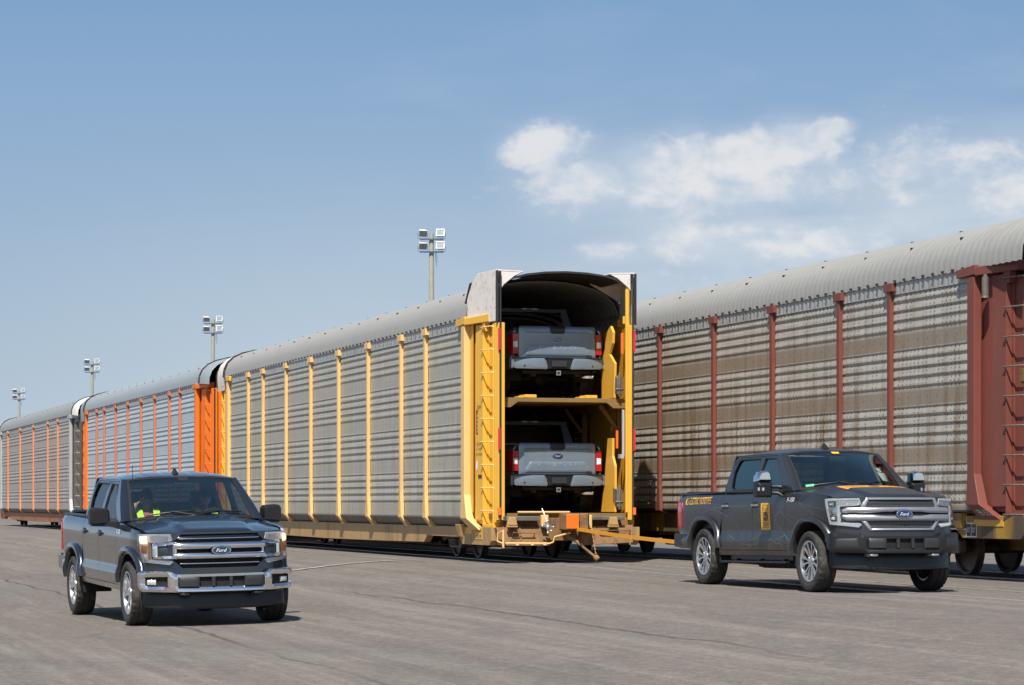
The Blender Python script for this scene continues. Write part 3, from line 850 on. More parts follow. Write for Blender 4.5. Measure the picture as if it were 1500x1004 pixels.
            m = MB(); panel(m, f([(.885,1.07),(1.02,1.07),(.99,.985),(.885,.985)]), FR, FH, step=.03, off=.012, thick=.02, puff=(.008,.02)); m.build('turn_signal', M['alloy'], hl, smooth=50)
        else:
            for po, mt in (([(.89,1.175),(1.04,1.17),(1.01,1.075),(.89,1.075)], M['lamp_on'] if lit else M['lamp_silver']),([(.89,.95),(.975,.955),(.955,.875),(.89,.87)], M['lamp_silver'])):
                m = MB(); cx = sum(p[0] for p in po)/4; cz = sum(p[1] for p in po)/4
                panel(m, f(po), FR, FH, step=.02, off=.008, thick=.01, puff=(.016,.04))
                m.build('lamp', mt, hl, smooth=50)
            for po in ([(.895,1.055),(1.0,1.055),(.975,.965),(.895,.965)],[(.858,1.10),(.882,1.10),(.880,.885),(.856,.885)]):
                m = MB(); panel(m, f(po), FR, FH, step=.02, off=.010, thick=.02, puff=(.010,.02)); m.build('turn_signal', M['amber'], hl, smooth=50)
            for q in range(5):
                m = MB(); z = 1.115+.014*q; m.bar(FR(s*.66, z)+Vector((.014,0,0)), FR(s*.86, z)+Vector((.014,0,0)), .006, .004)
                m.build('reflector_rib', M['chrome'], hl)
        m = MB(); panel(m, f(HL), FR, FH, step=.05, off=.028, thick=.02)
        m.build('lens', M['glass_clear'], hl, smooth=60)
    # bumper
    BO = [(-1.10,.745),(-.66,.742),(-.585,.700),(.585,.700),(.66,.742),(1.10,.745),(1.15,.66),(1.13,.54),(1.0,.487),(.6,.478),(.56,.470),(-.56,.470),(-.6,.478),(-1.0,.487),(-1.13,.54),(-1.15,.66)]
    C0 = [(-.555,.668),(.555,.668),(.555,.540),(-.555,.540)]
    FG = [(.69,.672),(.93,.668),(.945,.655),(.945,.565),(.93,.552),(.72,.548),(.69,.56)]
    m = MB()
    hs = [C0]
    if work or load: hs += [FG, mirrorp(FG)]
    panel(m, BO, BP, FH, holes=hs, step=.03, off=.006, thick=.05, puff=(.022,.018))
    bp = m.build('front_bumper', M['chrome'] if work else (P if load else M['black']), root, smooth=45)
    m = MB(); panel(m, [(-1.0,.69),(1.0,.69),(1.0,.53),(-1.0,.53)], BP, FH, step=.1, off=-.03, thick=0)
    m.build('bumper_recess', M['void'], bp)
    for s in (1, -1):
        m = MB()
        po = [(.30,.672),(.545,.672),(.553,.66),(.553,.548),(.545,.538),(.30,.538)]
        panel(m, po if s > 0 else mirrorp(po), BP, FH, step=.03, off=.028, thick=.05, puff=(.014,.012))
        m.build('bumper_pad', M['trim'], bp, smooth=40)
    for yk in (-.115, .115):
        m = MB(); m.bar(BP(yk,.545)+Vector((.0,0,0)), BP(yk,.668), .04, .045, up=(1,0,0)); m.build('bumper_strut', M['trim'], bp)
    for s in (1, -1):
        m = MB()
        if not proto:
            po = [(.83,.635),(.93,.632),(.93,.572),(.83,.570)]
            panel(m, po if s > 0 else mirrorp(po), BP, FH, step=.03, off=.0, thick=.02, puff=(.01,.03))
            m.build('fog_lamp', M['lamp_silver'], bp, smooth=40)
        else:
            po = [(.69,.672),(.93,.668),(.945,.655),(.945,.565),(.93,.552),(.72,.548),(.69,.56)]
            panel(m, po if s > 0 else mirrorp(po), BP, FH, step=.03, off=.030, thick=.01, puff=(.006,.012))
            m.build('fog_lamp_cover', M['trim'], bp, smooth=40)
    def VL(w, z):
        p = BP(w, z); k = (z-.25)/.24
        return Vector((p.x-.10-.05*max(0, min(1, k)), p.y*.945, z))
    m = MB()
    panel(m, [(-1.03,.50),(1.03,.50),(1.07,.33),(1.0,.285),(.5,.262),(-.5,.262),(-1.0,.285),(-1.07,.33)], VL, FH, step=.05, off=0, thick=.05, puff=(.010,.02))
    m.build('air_dam', M['black'], root, smooth=45)
    # ---- tailgate end
    TB = lambda y, z: Vector((-4.80-.012*(1-(y/.8)**2)+(.03*sst(1.32,1.40,z) if z > 1.32 else 0), y, z)); TH = lambda p: (-1, 0, 0)
    zt = 1.375
    m = MB(); panel(m, [(-.79,.765),(.79,.765),(.79,1.30),(.775,zt-.01),(.74,zt),(-.74,zt),(-.775,zt-.01),(-.79,1.30)], TB, TH, step=.05, off=.015, thick=.06, puff=(.012,.03))
    po = [(-.55,1.02),(.55,1.02),(.645,.905),(.645,.885),(-.645,.885),(-.645,.905)]
    panel(m, [(-.55,1.015),(.55,1.015),(.66,.885),(.66,.80),(-.66,.80),(-.66,.885)], TB, TH, step=.04, off=.034, thick=.03, puff=(.012,.02))
    tg = m.build('tailgate', P, root, smooth=40)
    m = MB(); panel(m, [(-.16,1.36),(.16,1.36),(.15,1.27),(.12,1.235),(-.12,1.235),(-.15,1.27)], TB, TH, step=.03, off=.036, thick=.03, puff=(.01,.02))
    m.build('tailgate_handle', M['black'], tg, smooth=40)
    if load:
        e = emblem(root, lambda a, b, d: Vector((-4.842-d, -a, 1.125+b)), .105, .046)
        for ch, yc, wd in (("F", .33, .13), ("-", .19, .07), ("1", .07, .06), ("5", -.10, .15), ("0", -.31, .15)):
            m = MB(); V, F = text_geo(ch, 1, bold=.0, width=wd, height=.075 if ch != "-" else .016)
            m.add([(-4.8605, yc-a, .96+b) for a, b in V], F); m.build('tailgate_letter', M['letter_highlight'], tg)
        m = MB(); m.box(-4.858,-4.845,-.70,-.58,.825,.845); m.build('tailgate_badge', M['chrome'], tg)
        m = MB(); m.box(-4.852,-4.846,-.66,.66,1.258,1.264); m.build('tailgate_seam', M['void'], tg)
    # rear bumper with step pads, plate recess and hitch
    RB = lambda y, z: Vector((-4.93+.10*(abs(y)/.95)**4, y, z))
    m = MB()
    for s in (1, -1):
        po = [(.30,.745),(.93,.745),(.955,.70),(.93,.575),(.86,.545),(.26,.53),(.235,.545)]
        panel(m, po if s > 0 else mirrorp(po), RB, TH, step=.04, off=.01, thick=.06, puff=(.008,.015))
        m.hexa([(-4.86,s*.93,.55),(-4.40,s*.93,.55),(-4.40,s*.93,.745),(-4.86,s*.93,.745)],[(-4.86,s*.965,.56),(-4.40,s*.965,.56),(-4.40,s*.965,.74),(-4.86,s*.965,.74)])
    m.cur = 1
    panel(m, [(-.30,.75),(.30,.75),(.24,.545),(-.24,.545)], RB, TH, step=.06, off=-.015, thick=.05)
    m.box(-4.93,-4.80,-.92,.92,.745,.764)
    m.cur = 2
    m.box(-4.955,-4.935,-.155,.155,.585,.70)
    rb = m.build('rear_bumper', [P if not proto else M['black'], M['black'], M['trim']], root, smooth=40)
    if load:
        m = MB(); m.tube([(-4.3,-.50,.40),(-4.75,-.54,.395),(-4.80,-.60,.395),(-4.80,-.74,.395)], .036, 12, cap=False); m.build('exhaust_pipe', M['chrome'], root, smooth=60)
        m = MB(); m.bar((-4.90,.0,.46),(-4.70,.0,.46),.075,.075); m.cur = 1; m.bar((-4.91,.0,.46),(-4.895,.0,.46),.09,.09); m.cur = 0; m.bar((-4.908,.0,.46),(-4.912,.0,.46),.05,.05)
        m.tube([(-4.72,-.7,.50),(-4.72,.7,.50)], .05, 10); m.build('tow_hitch', [M['void'], M['satin']], root)
        for yy in (.27, -.27):
            m = MB(); m.bar(RB(-yy*1.05,.71)+Vector((-.02,0,0)), RB(-yy*.9,.57)+Vector((-.02,0,0)), .012, .004, up=(1,0,0))
            m.build('plate_trim', M['satin'], rb)
        for yy in (.70,-.70):
            m = MB(); m.lathe([(0,.0),(.018,0),(.02,-.01)], (-4.925,yy,.60), (-1,0,0), 12); m.build('parking_sensor', M['trim'], rb)
    # bed, chassis, cabin
    m = MB(); m.box(-4.77,-3.04,-.86,.86,.78,.80); m.box(-3.06,-3.03,-.88,.88,.55,1.335)
    m.grid(lambda a, b: Vector((-3.05-1.72*a, -.86, .8+.53*b)), [0, 1], [0, 1]); m.grid(lambda a, b: Vector((-3.05-1.72*a, .86, .8+.53*b)), [0, 1], [0, 1])
    m.build('cargo_bed', M['black'], root)
    m = MB()
    for s in (1, -1):
        m.box(-4.7,.75,min(s*.40,s*.50),max(s*.40,s*.50),.40,.56)
    for x in (0, -WB):
        m.tube([(x,-.8,.40),(x,.8,.40)], .055, 10); m.ell((x,.05 if x < -1 else -.25,.39), (.17,.17,.15))
    m.box(-2.9,-1.6,-.35,.35,.30,.50); m.tube([(-3.6,0,.42),(-1,0,.45)], .05, 8)
    for s in (1, -1):
        m.tube([(-WB-.12,s*.62,.36),(-WB-.15,s*.62,.75)], .035, 8); m.hexa([(-WB+.7,s*.52,.52),(-WB+.7,s*.58,.52),(-WB+.7,s*.58,.56),(-WB+.7,s*.52,.56)],[(-WB,s*.52,.31),(-WB,s*.58,.31),(-WB,s*.58,.35),(-WB,s*.52,.35)])
        m.tube([(.10,s*.62,.40),(.05,s*.6,.80)], .04, 8)
    if proto:
        m.box(-2.6,-1.0,-.55,.55,.27,.50)
        for k in range(8): m.box(-2.4+.17*k,-2.37+.17*k,-.56,.56,.255,.30)
    m.build('chassis', M['chassis'], root)
    m = MB(); m.box(-2.95,-.40,-.88,.88,.53,.56); m.box(-.46,-.40,-.85,.85,.56,1.28)
    dsh = [(-.42,1.335),(-.62,1.372),(-.80,1.37),(-.90,1.32),(-.93,1.20),(-.80,1.05),(-.78,.70),(-.45,.70)]
    for y0, y1, dx in ((-.82,-.70,-.27),(-.70,-.55,-.17),(-.55,-.38,-.08),(-.38,.38,0),(.38,.55,-.08),(.55,.70,-.17),(.70,.82,-.27)): m.prism(dsh, lambda a, b, d, dx=dx: (a+dx, d, b-abs(dx)*.12), y0, y1)
    m.box(-1.75,-.85,-.16,.16,.56,.92)
    for s in (1, -1):
        m.box(-2.93,-.80,min(s*.84,s*.89),max(s*.84,s*.89),.58,1.31)
    m.build('cabin', M['interior'], root, bevel=.02)
    if not load or True:
        for s in (1, -1):
            m = MB(); c = s*.40
            m.box(-1.72,-1.20,c-.25,c+.25,.72,.90)
            m.hexa([(-1.66,c-.25,.86),(-1.80,c-.25,.86),(-1.80,c+.25,.86),(-1.66,c+.25,.86)],[(-1.86,c-.22,1.46),(-1.95,c-.22,1.46),(-1.95,c+.22,1.46),(-1.86,c+.22,1.46)])
            m.hexa([(-1.87,c-.13,1.49),(-1.97,c-.13,1.49),(-1.97,c+.13,1.49),(-1.87,c+.13,1.49)],[(-1.90,c-.11,1.68),(-1.98,c-.11,1.68),(-1.98,c+.11,1.68),(-1.90,c+.11,1.68)])
            m.tube([(-1.92,c-.07,1.44),(-1.93,c-.07,1.52)], .012, 6); m.tube([(-1.92,c+.07,1.44),(-1.93,c+.07,1.52)], .012, 6)
            m.build('seat', M['seat'], root, smooth=50, bevel=.04, seg=3)
        m = MB(); m.box(-2.85,-2.35,-.75,.75,.72,.92); m.hexa([(-2.72,-.75,.9),(-2.86,-.75,.9),(-2.86,.75,.9),(-2.72,.75,.9)],[(-2.83,-.72,1.50),(-2.90,-.72,1.50),(-2.90,.72,1.50),(-2.83,.72,1.50)])
        m.build('rear_seat', M['seat'], root, smooth=50, bevel=.04, seg=3)
        m = MB(); n = 28; c = Vector((-1.08,.40,1.28)); tilt = R(28)
        ring = [c+Vector((math.sin(tilt)*-.19*math.sin(2*math.pi*k/n)*-1*-1, .19*math.cos(2*math.pi*k/n), .19*math.sin(2*math.pi*k/n)*math.cos(tilt))) for k in range(n+1)]
        m.tube(ring, .017, 8); m.ell(c+Vector((.02,0,0)), (.04,.09,.075)); m.tube([c, (-.90,.40,1.16)], .03, 8)
        for k in (0, 14, 21): m.tube([ring[k], c+Vector((.02,0,0))], .018, 6)
        m.build('steering_wheel', M['black'], root, smooth=60)
        m = MB(); p = ws(0, .80)+Vector((-.06,0,-.03)); m.box(p.x-.02,p.x+.02,-.12,.12,p.z-.035,p.z+.035); m.build('rear_view_mirror', M['black'], root, bevel=.012)
    return root

def on_side(s, a, b, o=.004):
    return Vector((a, s*(SY(a, b)+o), b))

def proto_graphics(root):
    """wrap graphics of the prototype: door plate, bed lettering, bonnet plate, thin line net"""
    s = -1
    m = MB(); b, h = side(s)
    x0, x1, z0, z1 = -1.60, -1.29, .795, 1.165
    panel(m, [(x0,z0),(x1,z0),(x1,z1),(x0,z1)], b, h, step=.05, off=.004, thick=.002)
    pl = m.build('door_plate', M['yellow_decal'], root, smooth=60)
    m = MB(); cx = (x0+x1)/2
    letters(m, "BUILT", lambda a, c: on_side(s, cx+a, 1.085+c, .0075), bold=-.008, width=.20, height=.058)
    letters(m, "TOUGH", lambda a, c: on_side(s, cx+a, .875+c, .0075), bold=-.008, width=.20, height=.058)
    for z in (1.135, .828): m.add([on_side(s, cx-.11, z, .0075), on_side(s, cx+.11, z, .0075), on_side(s, cx+.11, z+.006, .0075), on_side(s, cx-.11, z+.006, .0075)], [(0,1,2,3)])
    ov = [(.095*math.cos(2*math.pi*k/32), .058*math.sin(2*math.pi*k/32)) for k in range(32)]
    def ringp(k0, k1, o):
        P = [on_side(s, cx+a*k0, .98+c*k0, o) for a, c in ov]+[on_side(s, cx+a*k1, .98+c*k1, o) for a, c in ov]
        m.add(P, [(i,(i+1)%32,32+(i+1)%32,32+i) for i in range(32)])
    ringp(1.0, .88, .0075)
    m.add([on_side(s, cx+a*.80, .98+c*.80, .0075) for a, c in ov], [tuple(range(32))])
    # notched strips above and under the oval
    for z, q in ((1.042, 1), (.918, -1)):
        m.add([on_side(s, cx-.115, z, .0075), on_side(s, cx-.06, z-.006*q, .0075), on_side(s, cx, z+.004*q, .0075), on_side(s, cx+.06, z-.006*q, .0075), on_side(s, cx+.115, z, .0075), on_side(s, cx+.115, z-.012*q, .0075), on_side(s, cx, z-.004*q, .0075), on_side(s, cx-.115, z-.012*q, .0075)], [tuple(range(8))])
    m.build('plate_lettering', M['dark_ink'], pl)
    m = MB(); letters(m, "Ford", lambda a, c: on_side(s, cx+a, .98+c, .009), shear=.35, bold=.015, width=.13, height=.05)
    m.build('plate_script', M['yellow_decal'], pl)
    m = MB(); letters(m, "ALL-ELECTRIC PROTOTYPE", lambda a, c: on_side(s, -3.92+a, 1.228+c, .005), shear=.32, bold=.012, width=1.02, height=.105)
    m.build('bed_lettering', M['yellow_decal'], root)
    # bonnet plate
    def hp(a, c, o):
        # a along width (y), c along length
        y = -.02-a; t = .36-c*.62
        p = hood(y, t); return p+Vector((0, 0, o))
    m = MB(); m.grid(lambda u, v: hp(u, v, .005), [-.46+.92*i/24 for i in range(25)], [-.22+.44*i/12 for i in range(13)])
    hp_ = m.build('hood_plate', M['hood_decal'], root, smooth=60)
    m = MB()
    letters(m, "BUILT", lambda a, c: hp(a-.27, c, .009), bold=-.006, width=.26, height=.15)
    letters(m, "TOUGH", lambda a, c: hp(a+.27, c, .009), bold=-.006, width=.26, height=.15)
    P = [hp(.08*math.cos(2*math.pi*k/28), .10*math.sin(2*math.pi*k/28), .009) for k in range(28)]; m.add(P, [tuple(range(28))])
    m.build('plate_lettering', M['dark_ink'], hp_)
    # net of thin lines
    rnd = random.Random(11); m = MB()
    def line(p, q, w=.006):
        n = max(2, int(math.hypot(q[0]-p[0], q[1]-p[1])/.05)); dx, dz = q[0]-p[0], q[1]-p[1]; L = math.hypot(dx, dz)
        if L < .05: return
        nx, nz = -dz/L*w/2, dx/L*w/2; run = []
        def flush():
            if len(run) > 1:
                P = [on_side(s, x+nx, z+nz, .0035) for x, z in run]+[on_side(s, x-nx, z-nz, .0035) for x, z in run]; k = len(run)
                m.add(P, [(i, i+1, k+i+1, k+i) for i in range(k-1)])
        for i in range(n+1):
            x = p[0]+dx*i/n; z = p[1]+dz*i/n
            ok = arch_q(x, z) > 1.03 and .54 < z < 1.30 and -4.5 < x < .42 and not (x0-.01 < x < x1+.01 and z0-.01 < z < z1+.01)
            for seam in (-.782, -1.909, -3.02): ok = ok and abs(x-seam) > .012
            if x < -2.8 and x > -3.15 and z < 1.0: ok = False
            if ok: run.append((x, z))
            else: flush(); run = []
        flush()
    hubs = [(-2.25,.60),(-2.05,.56),(-.35,1.16),(-.95,1.05),(-3.3,1.12),(-2.9,1.02),(-.80,.72),(-1.15,.62)]
    for hx, hz in hubs:
        for _ in range(5):
            a = rnd.uniform(-.75, .75)+(math.pi if rnd.random() < .5 else 0); L = rnd.uniform(.5, 1.5)
            line((hx, hz), (hx+L*math.cos(a), hz+L*math.sin(a)*.8), rnd.choice((.004, .005, .007)))
    for o in range(5): line((-2.2-.02*o, .58+.05*o), (-1.55+.06*o, .98+.05*o), .004); line((-.4-.1*o, 1.15), (-1.0-.08*o, .78), .004)
    m.build('line_graphic', M['line_ink'], root)
    m = MB()
    for k in range(14):
        y0 = -.80+.05*k; a0 = .15+.03*(k % 4); pts = [hood(y0+.10*t, a0+.55*t) for t in [i/10 for i in range(11)]]
        P = [p+Vector((0,-.003,.003)) for p in pts]+[p+Vector((0,.003,.003)) for p in pts]; m.add(P, [(i,i+1,12+i,11+i) for i in range(10)])
    m.build('line_graphic', M['line_ink'], root)
    m = MB(); m.grid(lambda u, v: ws(u, v)+Vector((.004,0,.005)), [-.09,-.03,.03,.07], [.90,.93,.955]); m.build('windshield_sticker', M['yellow_decal'], root)
    m = MB(); m.grid(lambda u, v: ws(u, v)+Vector((-.006,0,-.006)), [.62,.72,.80], [.18,.30,.40]); m.build('paper_note', M['paper'], root); m = MB(); m.grid(lambda u, v: ws(u, v)+Vector((-.006,0,-.006)), [.66,.76], [.42,.52]); m.build('paper_note', M['paper'], root)
    m = MB(); m.grid(lambda u, v: ws(u, v)+Vector((.004,0,.005)), [-.90,-.82,-.76], [.05,.075,.10]); m.build('green_sticker', M['green_tag'], root)

def person(spec):
    """seated figure seen from the waist up; space: x forward, y left, z up, origin on the seat"""
    skin, shirt, cap, pose = spec
    root = empty('person')
    m = MB()
    m.tube([(0,0,.0),(-.02,0,.18),(-.05,0,.36),(-.06,0,.46),(-.05,0,.53)], [.15,.145,.165,.15,.07], 16)
    m.tube([(-.05,0,.48),(-.035,0,.60)], [.062,.055], 12)
    h = Vector((-.01,0,.70))
    m.ell(h, (.098,.077,.118), 20, 14); m.ell(h+Vector((.035,0,-.055)), (.062,.058,.066)); m.ell(h+Vector((.102,0,-.018)), (.018,.013,.024)); m.ell(h+Vector((.085,0,-.062)), (.014,.026,.008))
    m.ell(h+Vector((.082,0,.022)), (.018,.058,.010)); m.ell(h+Vector((.055,0,-.105)), (.03,.03,.022))
    for s in (1, -1): m.ell(h+Vector((-.005,s*.080,-.01)), (.020,.010,.032))
    fing = []
    for s in (1, -1):
        sh, el, wr, hd = [Vector(p) for p in pose[s]]
        m.tube([sh+Vector((0,-s*.06,.0)), sh, (sh+el)/2, el, (el+wr)/2, wr], [.062,.060,.050,.042,.036,.027], 12)
        m.tube([(-.05,s*.05,.49), sh], [.07,.062], 12)
        d = (hd-wr).normalized(); up = Vector((0,0,1)); sd = d.cross(up).normalized(); pn = sd.cross(d).normalized()
        m.tube([wr, wr+d*.03, wr+d*.085], [.026,.036,.034], 10)
        for k, L in enumerate((.070,.080,.075,.060)):
            b0 = wr+d*.08+sd*(.027-.018*k)
            m.tube([b0, b0+d*L*.45-pn*.006, b0+d*L*.75-pn*L*.35, b0+d*L*.62-pn*L*.70], [.0095,.009,.0085,.007], 8)
        b0 = wr+d*.035+sd*.03*(-s if pose.get('flip') else s)
        m.tube([b0, b0+d*.03+sd*.022*s-pn*.012, b0+d*.055+sd*.018*s-pn*.035], [.012,.011,.008], 8)
    b = m.build('body', M[skin], root, smooth=60)
    rm = b.modifiers.new('skin', 'REMESH'); rm.mode = 'VOXEL'; rm.voxel_size = .0055; rm.use_smooth_shade = True
    sm = b.modifiers.new('soft', 'SMOOTH'); sm.iterations = 3; sm.factor = .5
    # clothing follows the body
    m = MB()
    m.tube([(0,0,-.02),(-.02,0,.18),(-.05,0,.36),(-.06,0,.46),(-.05,0,.52)], [.165,.160,.180,.165,.09], 16)
    for s in (1, -1):
        sh, el, wr, hd = [Vector(p) for p in pose[s]]
        m.tube([(-.05,s*.05,.485), sh, (sh+el)/2, el+(sh-el)*.1], [.085,.076,.064,.058], 12)
    c = m.build('shirt', M[shirt], root, smooth=60)
    rm = c.modifiers.new('cloth', 'REMESH'); rm.mode = 'VOXEL'; rm.voxel_size = .009; rm.use_smooth_shade = True
    sm = c.modifiers.new('soft', 'SMOOTH'); sm.iterations = 4
    m = MB()
    m.tube([(0,0,-.02),(-.02,0,.18),(-.05,0,.34),(-.058,0,.40)], [.176,.172,.190,.184], 20, cap=False)
    for s in (1, -1):
        pts = [(.135,s*.085,.36),(.120,s*.105,.44),(.06,s*.115,.535),(-.03,s*.12,.565),(-.13,s*.115,.53),(-.21,s*.09,.42)]
        for p, q in zip(pts, pts[1:]): m.bar(p, q, .085, .018, up=(1,0,.6))
    m.cur = 1
    m.tube([(-.012,0,.12),(-.02,0,.17)], [.179,.179], 20, cap=False)
    m.build('safety_vest', [M['hivis'], M['silver_tape']], root, smooth=50)
    m = MB()
    if cap:
        m.ell(h+Vector((-.012,0,.035)), (.104,.086,.100), 18, 10); m.hexa([h+Vector((.05,-.07,.045)),h+Vector((.165,-.05,.035)),h+Vector((.165,.05,.035)),h+Vector((.05,.07,.045))],[h+Vector((.05,-.07,.058)),h+Vector((.165,-.05,.045)),h+Vector((.165,.05,.045)),h+Vector((.05,.07,.058))])
        m.build('cap', M['hair'], root, smooth=60)
    else:
        m.ell(h+Vector((-.025,0,.032)), (.100,.086,.104), 18, 10); m.build('hair', M['hair'], root, smooth=60)
    m = MB()
    for s in (1, -1): m.ell(h+Vector((.086,s*.033,.006)), (.010,.022,.015))
    m.tube([h+Vector((.088,-.05,.008)), h+Vector((.098,0,.010)), h+Vector((.088,.05,.008))], .004, 6)
    m.build('glasses', M['black'], root, smooth=60)
    return root

# ------------------------------------------------------------------ rail cars
# car space: x across, y along from the near end, z up from the rail
LEN = 28.36
POSTS_STD = [4.38, 6.48, 9.57, 12.61, 15.75, 18.79, 21.88, 23.98]
ROOF = [(1.63,4.74),(1.615,4.95),(1.53,5.16),(1.36,5.325),(1.12,5.445),(.80,5.53),(.42,5.578),(0,5.595)]
def siding_profile():
    pts = []; z = 4.56
    while z > .86:
        for k in range(4):
            t = z-.155*k
            pts += [(t, 0.0), (t-.095, .020), (t-.115, .022), (t-.150, .001)]
        pts += [(z-.62, .006), (z-.90, .006), (z-.928, .014)]
        z -= .93
    return [(zz, o) for zz, o in pts if zz > .84]+[(.84, .004)]
SPROF = siding_profile()
def endpt(a, s, e, inset=0.0):
    """point on the tapering end wall; a=0 at the last post, a=1 at the door edge"""
    x = 1.60-(.21 if e == 0 else .03)*a-inset; y = 1.32-1.52*a
    return s*x, (y if e == 0 else LEN-y)

def make_railcar(st):
    global LEN, POSTS
    LEN = st.get('len', 28.36); POSTS = st.get('posts', POSTS_STD)
    root = empty('rail_car')
    edges = [1.42]+POSTS+[LEN-1.42]
    zb = st.get('zb', 0.0); zs = zb*.6
    SP = [q for q in SPROF if q[0] >= .845+zs]+[(.84+zs, .004)]
    ye = lambda y, e: y if e == 0 else LEN-y
    for s in (-1, 1):
        for y0, y1 in zip(edges, edges[1:]):
            m = MB()
            m.grid(lambda y, i: (s*(1.585+SP[i][1]), y, SP[i][0]), [y0+.01, y1-.01], list(range(len(SP))))
            m.build('side_panel', st['siding'], root, recalc=True)
        # eave sheet with its pressed ribs, skirt under the siding
        m = MB(); n = int((LEN-2.4)/.09); ys = [1.2+i*(LEN-2.4)/n for i in range(n+1)]
        m.grid(lambda y, z: (s*(1.605+(.012 if int(round((y-1.2)/.09)) % 2 else 0)), y, z), ys, [4.555, 4.745])
        m.build('eave_sheet', st['fascia'], root)
        m = MB(); m.hexa([(s*1.60,1.42,.845+zs),(s*1.60,LEN-1.42,.845+zs),(s*1.585,LEN-1.42,.845+zs),(s*1.585,1.42,.845+zs)],[(s*1.44,1.42,.66+zb),(s*1.44,LEN-1.42,.66+zb),(s*1.42,LEN-1.42,.66+zb),(s*1.42,1.42,.66+zb)])
        m.box(min(s*1.60,s*1.625),max(s*1.60,s*1.625),1.42,LEN-1.42,.835+zs,.865+zs)
        m.build('skirt', st['skirt'], root)
        # posts
        for y in POSTS:
            m = MB(); w = .060
            m.box(min(s*1.60,s*1.672),max(s*1.60,s*1.672), y-w, y+w, 1.36+zs, 4.62)
            m.hexa([(s*1.60,y-w,1.36+zs),(s*1.60,y+w,1.36+zs),(s*1.672,y+w,1.36+zs),(s*1.672,y-w,1.36+zs)],[(s*1.60,y-.125,.83+zs),(s*1.60,y+.125,.83+zs),(s*1.675,y+.125,.83+zs),(s*1.675,y-.125,.83+zs)])
            m.hexa([(s*1.52,y-.125,.83+zs),(s*1.52,y+.125,.83+zs),(s*1.675,y+.125,.83+zs),(s*1.675,y-.125,.83+zs)],[(s*1.42,y-.13,.63+zb),(s*1.42,y+.13,.63+zb),(s*1.515,y+.13,.63+zb),(s*1.515,y-.13,.63+zb)])
            m.box(min(s*1.60,s*1.69),max(s*1.60,s*1.69), y-.17, y+.17, 4.61, 4.745)
            m.cur = 1
            if st.get('insert'):
                m.hexa([(s*1.673,y-.028,1.45),(s*1.673,y+.028,1.45),(s*1.677,y+.028,1.45),(s*1.677,y-.028,1.45)],[(s*1.676,y-.045,.95),(s*1.676,y+.045,.95),(s*1.680,y+.045,.95),(s*1.680,y-.045,.95)])
            else:
                m.box(min(s*1.672,s*1.678),max(s*1.672,s*1.678), y-.012,y+.012,4.66,4.70)
            p = m.build('post', [st['post'], st.get('insert') or st['post']], root, bevel=.008)
        # lower sill girder with the cut-outs over the bogies
        prof = [(-.15,.66),(-.15,.40),(.0,.31),(1.95,.31),(2.20,.45),(4.75,.45),(5.05,.31),(8.5,.29),(LEN/2,.27),(LEN-8.5,.29),(LEN-5.05,.31),(LEN-4.75,.45),(LEN-2.2,.45),(LEN-1.95,.31),(LEN,.31),(LEN+.15,.40),(LEN+.15,.66)]
        m = MB(); m.prism(prof, lambda a, b, d: (s*d, a, b+zb), 1.36, 1.505)
        m.build('side_sill', st['sill'], root, bevel=.006)
        for e in (0, 1):
            for yy in (2.0,):   # jacking bracket
                m = MB()
                m.hexa([(s*1.50,ye(yy,e)-.22,.72+zb),(s*1.50,ye(yy,e)+.22,.72+zb),(s*1.60,ye(yy,e)+.18,.70+zb),(s*1.60,ye(yy,e)-.18,.70+zb)],[(s*1.50,ye(yy,e)-.12,.44+zb),(s*1.50,ye(yy,e)+.12,.44+zb),(s*1.56,ye(yy,e)+.10,.46+zb),(s*1.56,ye(yy,e)-.10,.46+zb)])
                m.build('jacking_bracket', st['sill_plate'], root, bevel=.01)
        # end walls
        for e in (0, 1):
            op = st.get('open') and e == 0
            g = 1 if e == 0 else -1
            E = lambda a, z, i=0.0: (*endpt(a, s, e, i), z)
            m = MB()
            m.box(min(s*1.55,s*1.68),max(s*1.55,s*1.68), min(ye(1.44,e),ye(1.20,e)), max(ye(1.44,e),ye(1.20,e)), 1.30+zb, 4.62)
            m.hexa([(s*1.55,ye(1.44,e),1.30+zb),(s*1.55,ye(1.20,e),1.30+zb),(s*1.68,ye(1.20,e),1.30+zb),(s*1.68,ye(1.44,e),1.30+zb)],[(s*1.53,ye(1.47,e),.83+zb),(s*1.53,ye(1.02,e),.83+zb),(s*1.685,ye(1.02,e),.83+zb),(s*1.685,ye(1.47,e),.83+zb)])
            m.hexa([(s*1.53,ye(1.47,e),.83+zb),(s*1.53,ye(1.02,e),.83+zb),(s*1.685,ye(1.02,e),.83+zb),(s*1.685,ye(1.47,e),.83+zb)],[(s*1.40,ye(1.30,e),.60+zb),(s*1.40,ye(.62,e),.60+zb),(s*1.53,ye(.62,e),.60+zb),(s*1.53,ye(1.30,e),.60+zb)])
            m.build('corner_post', st['end_light'], root, bevel=.01)
            m = MB()
            m.hexa([E(.02,.72+zb,.07),E(.60,.72+zb,.07),E(.60,.72+zb,.10),E(.02,.72+zb,.10)],[E(.02,4.62,.07),E(.60,4.62,.07),E(.60,4.62,.10),E(.02,4.62,.10)])
            m.hexa([E(.30,.80+zb,.0),E(.545,.80+zb,.0),E(.545,.80+zb,.05),E(.30,.80+zb,.05)],[E(.30,4.60,.0),E(.545,4.60,.0),E(.545,4.60,.05),E(.30,4.60,.05)])
            m.build('end_wall', st['end'], root, bevel=.006)
            # ladder channel with rungs
            m = MB()
            m.hexa([E(.555,.66+zb,.10),E(.87,.66+zb,.10),E(.87,.66+zb,.13),E(.555,.66+zb,.13)],[E(.555,4.56,.10),E(.87,4.56,.10),E(.87,4.56,.13),E(.555,4.56,.13)])
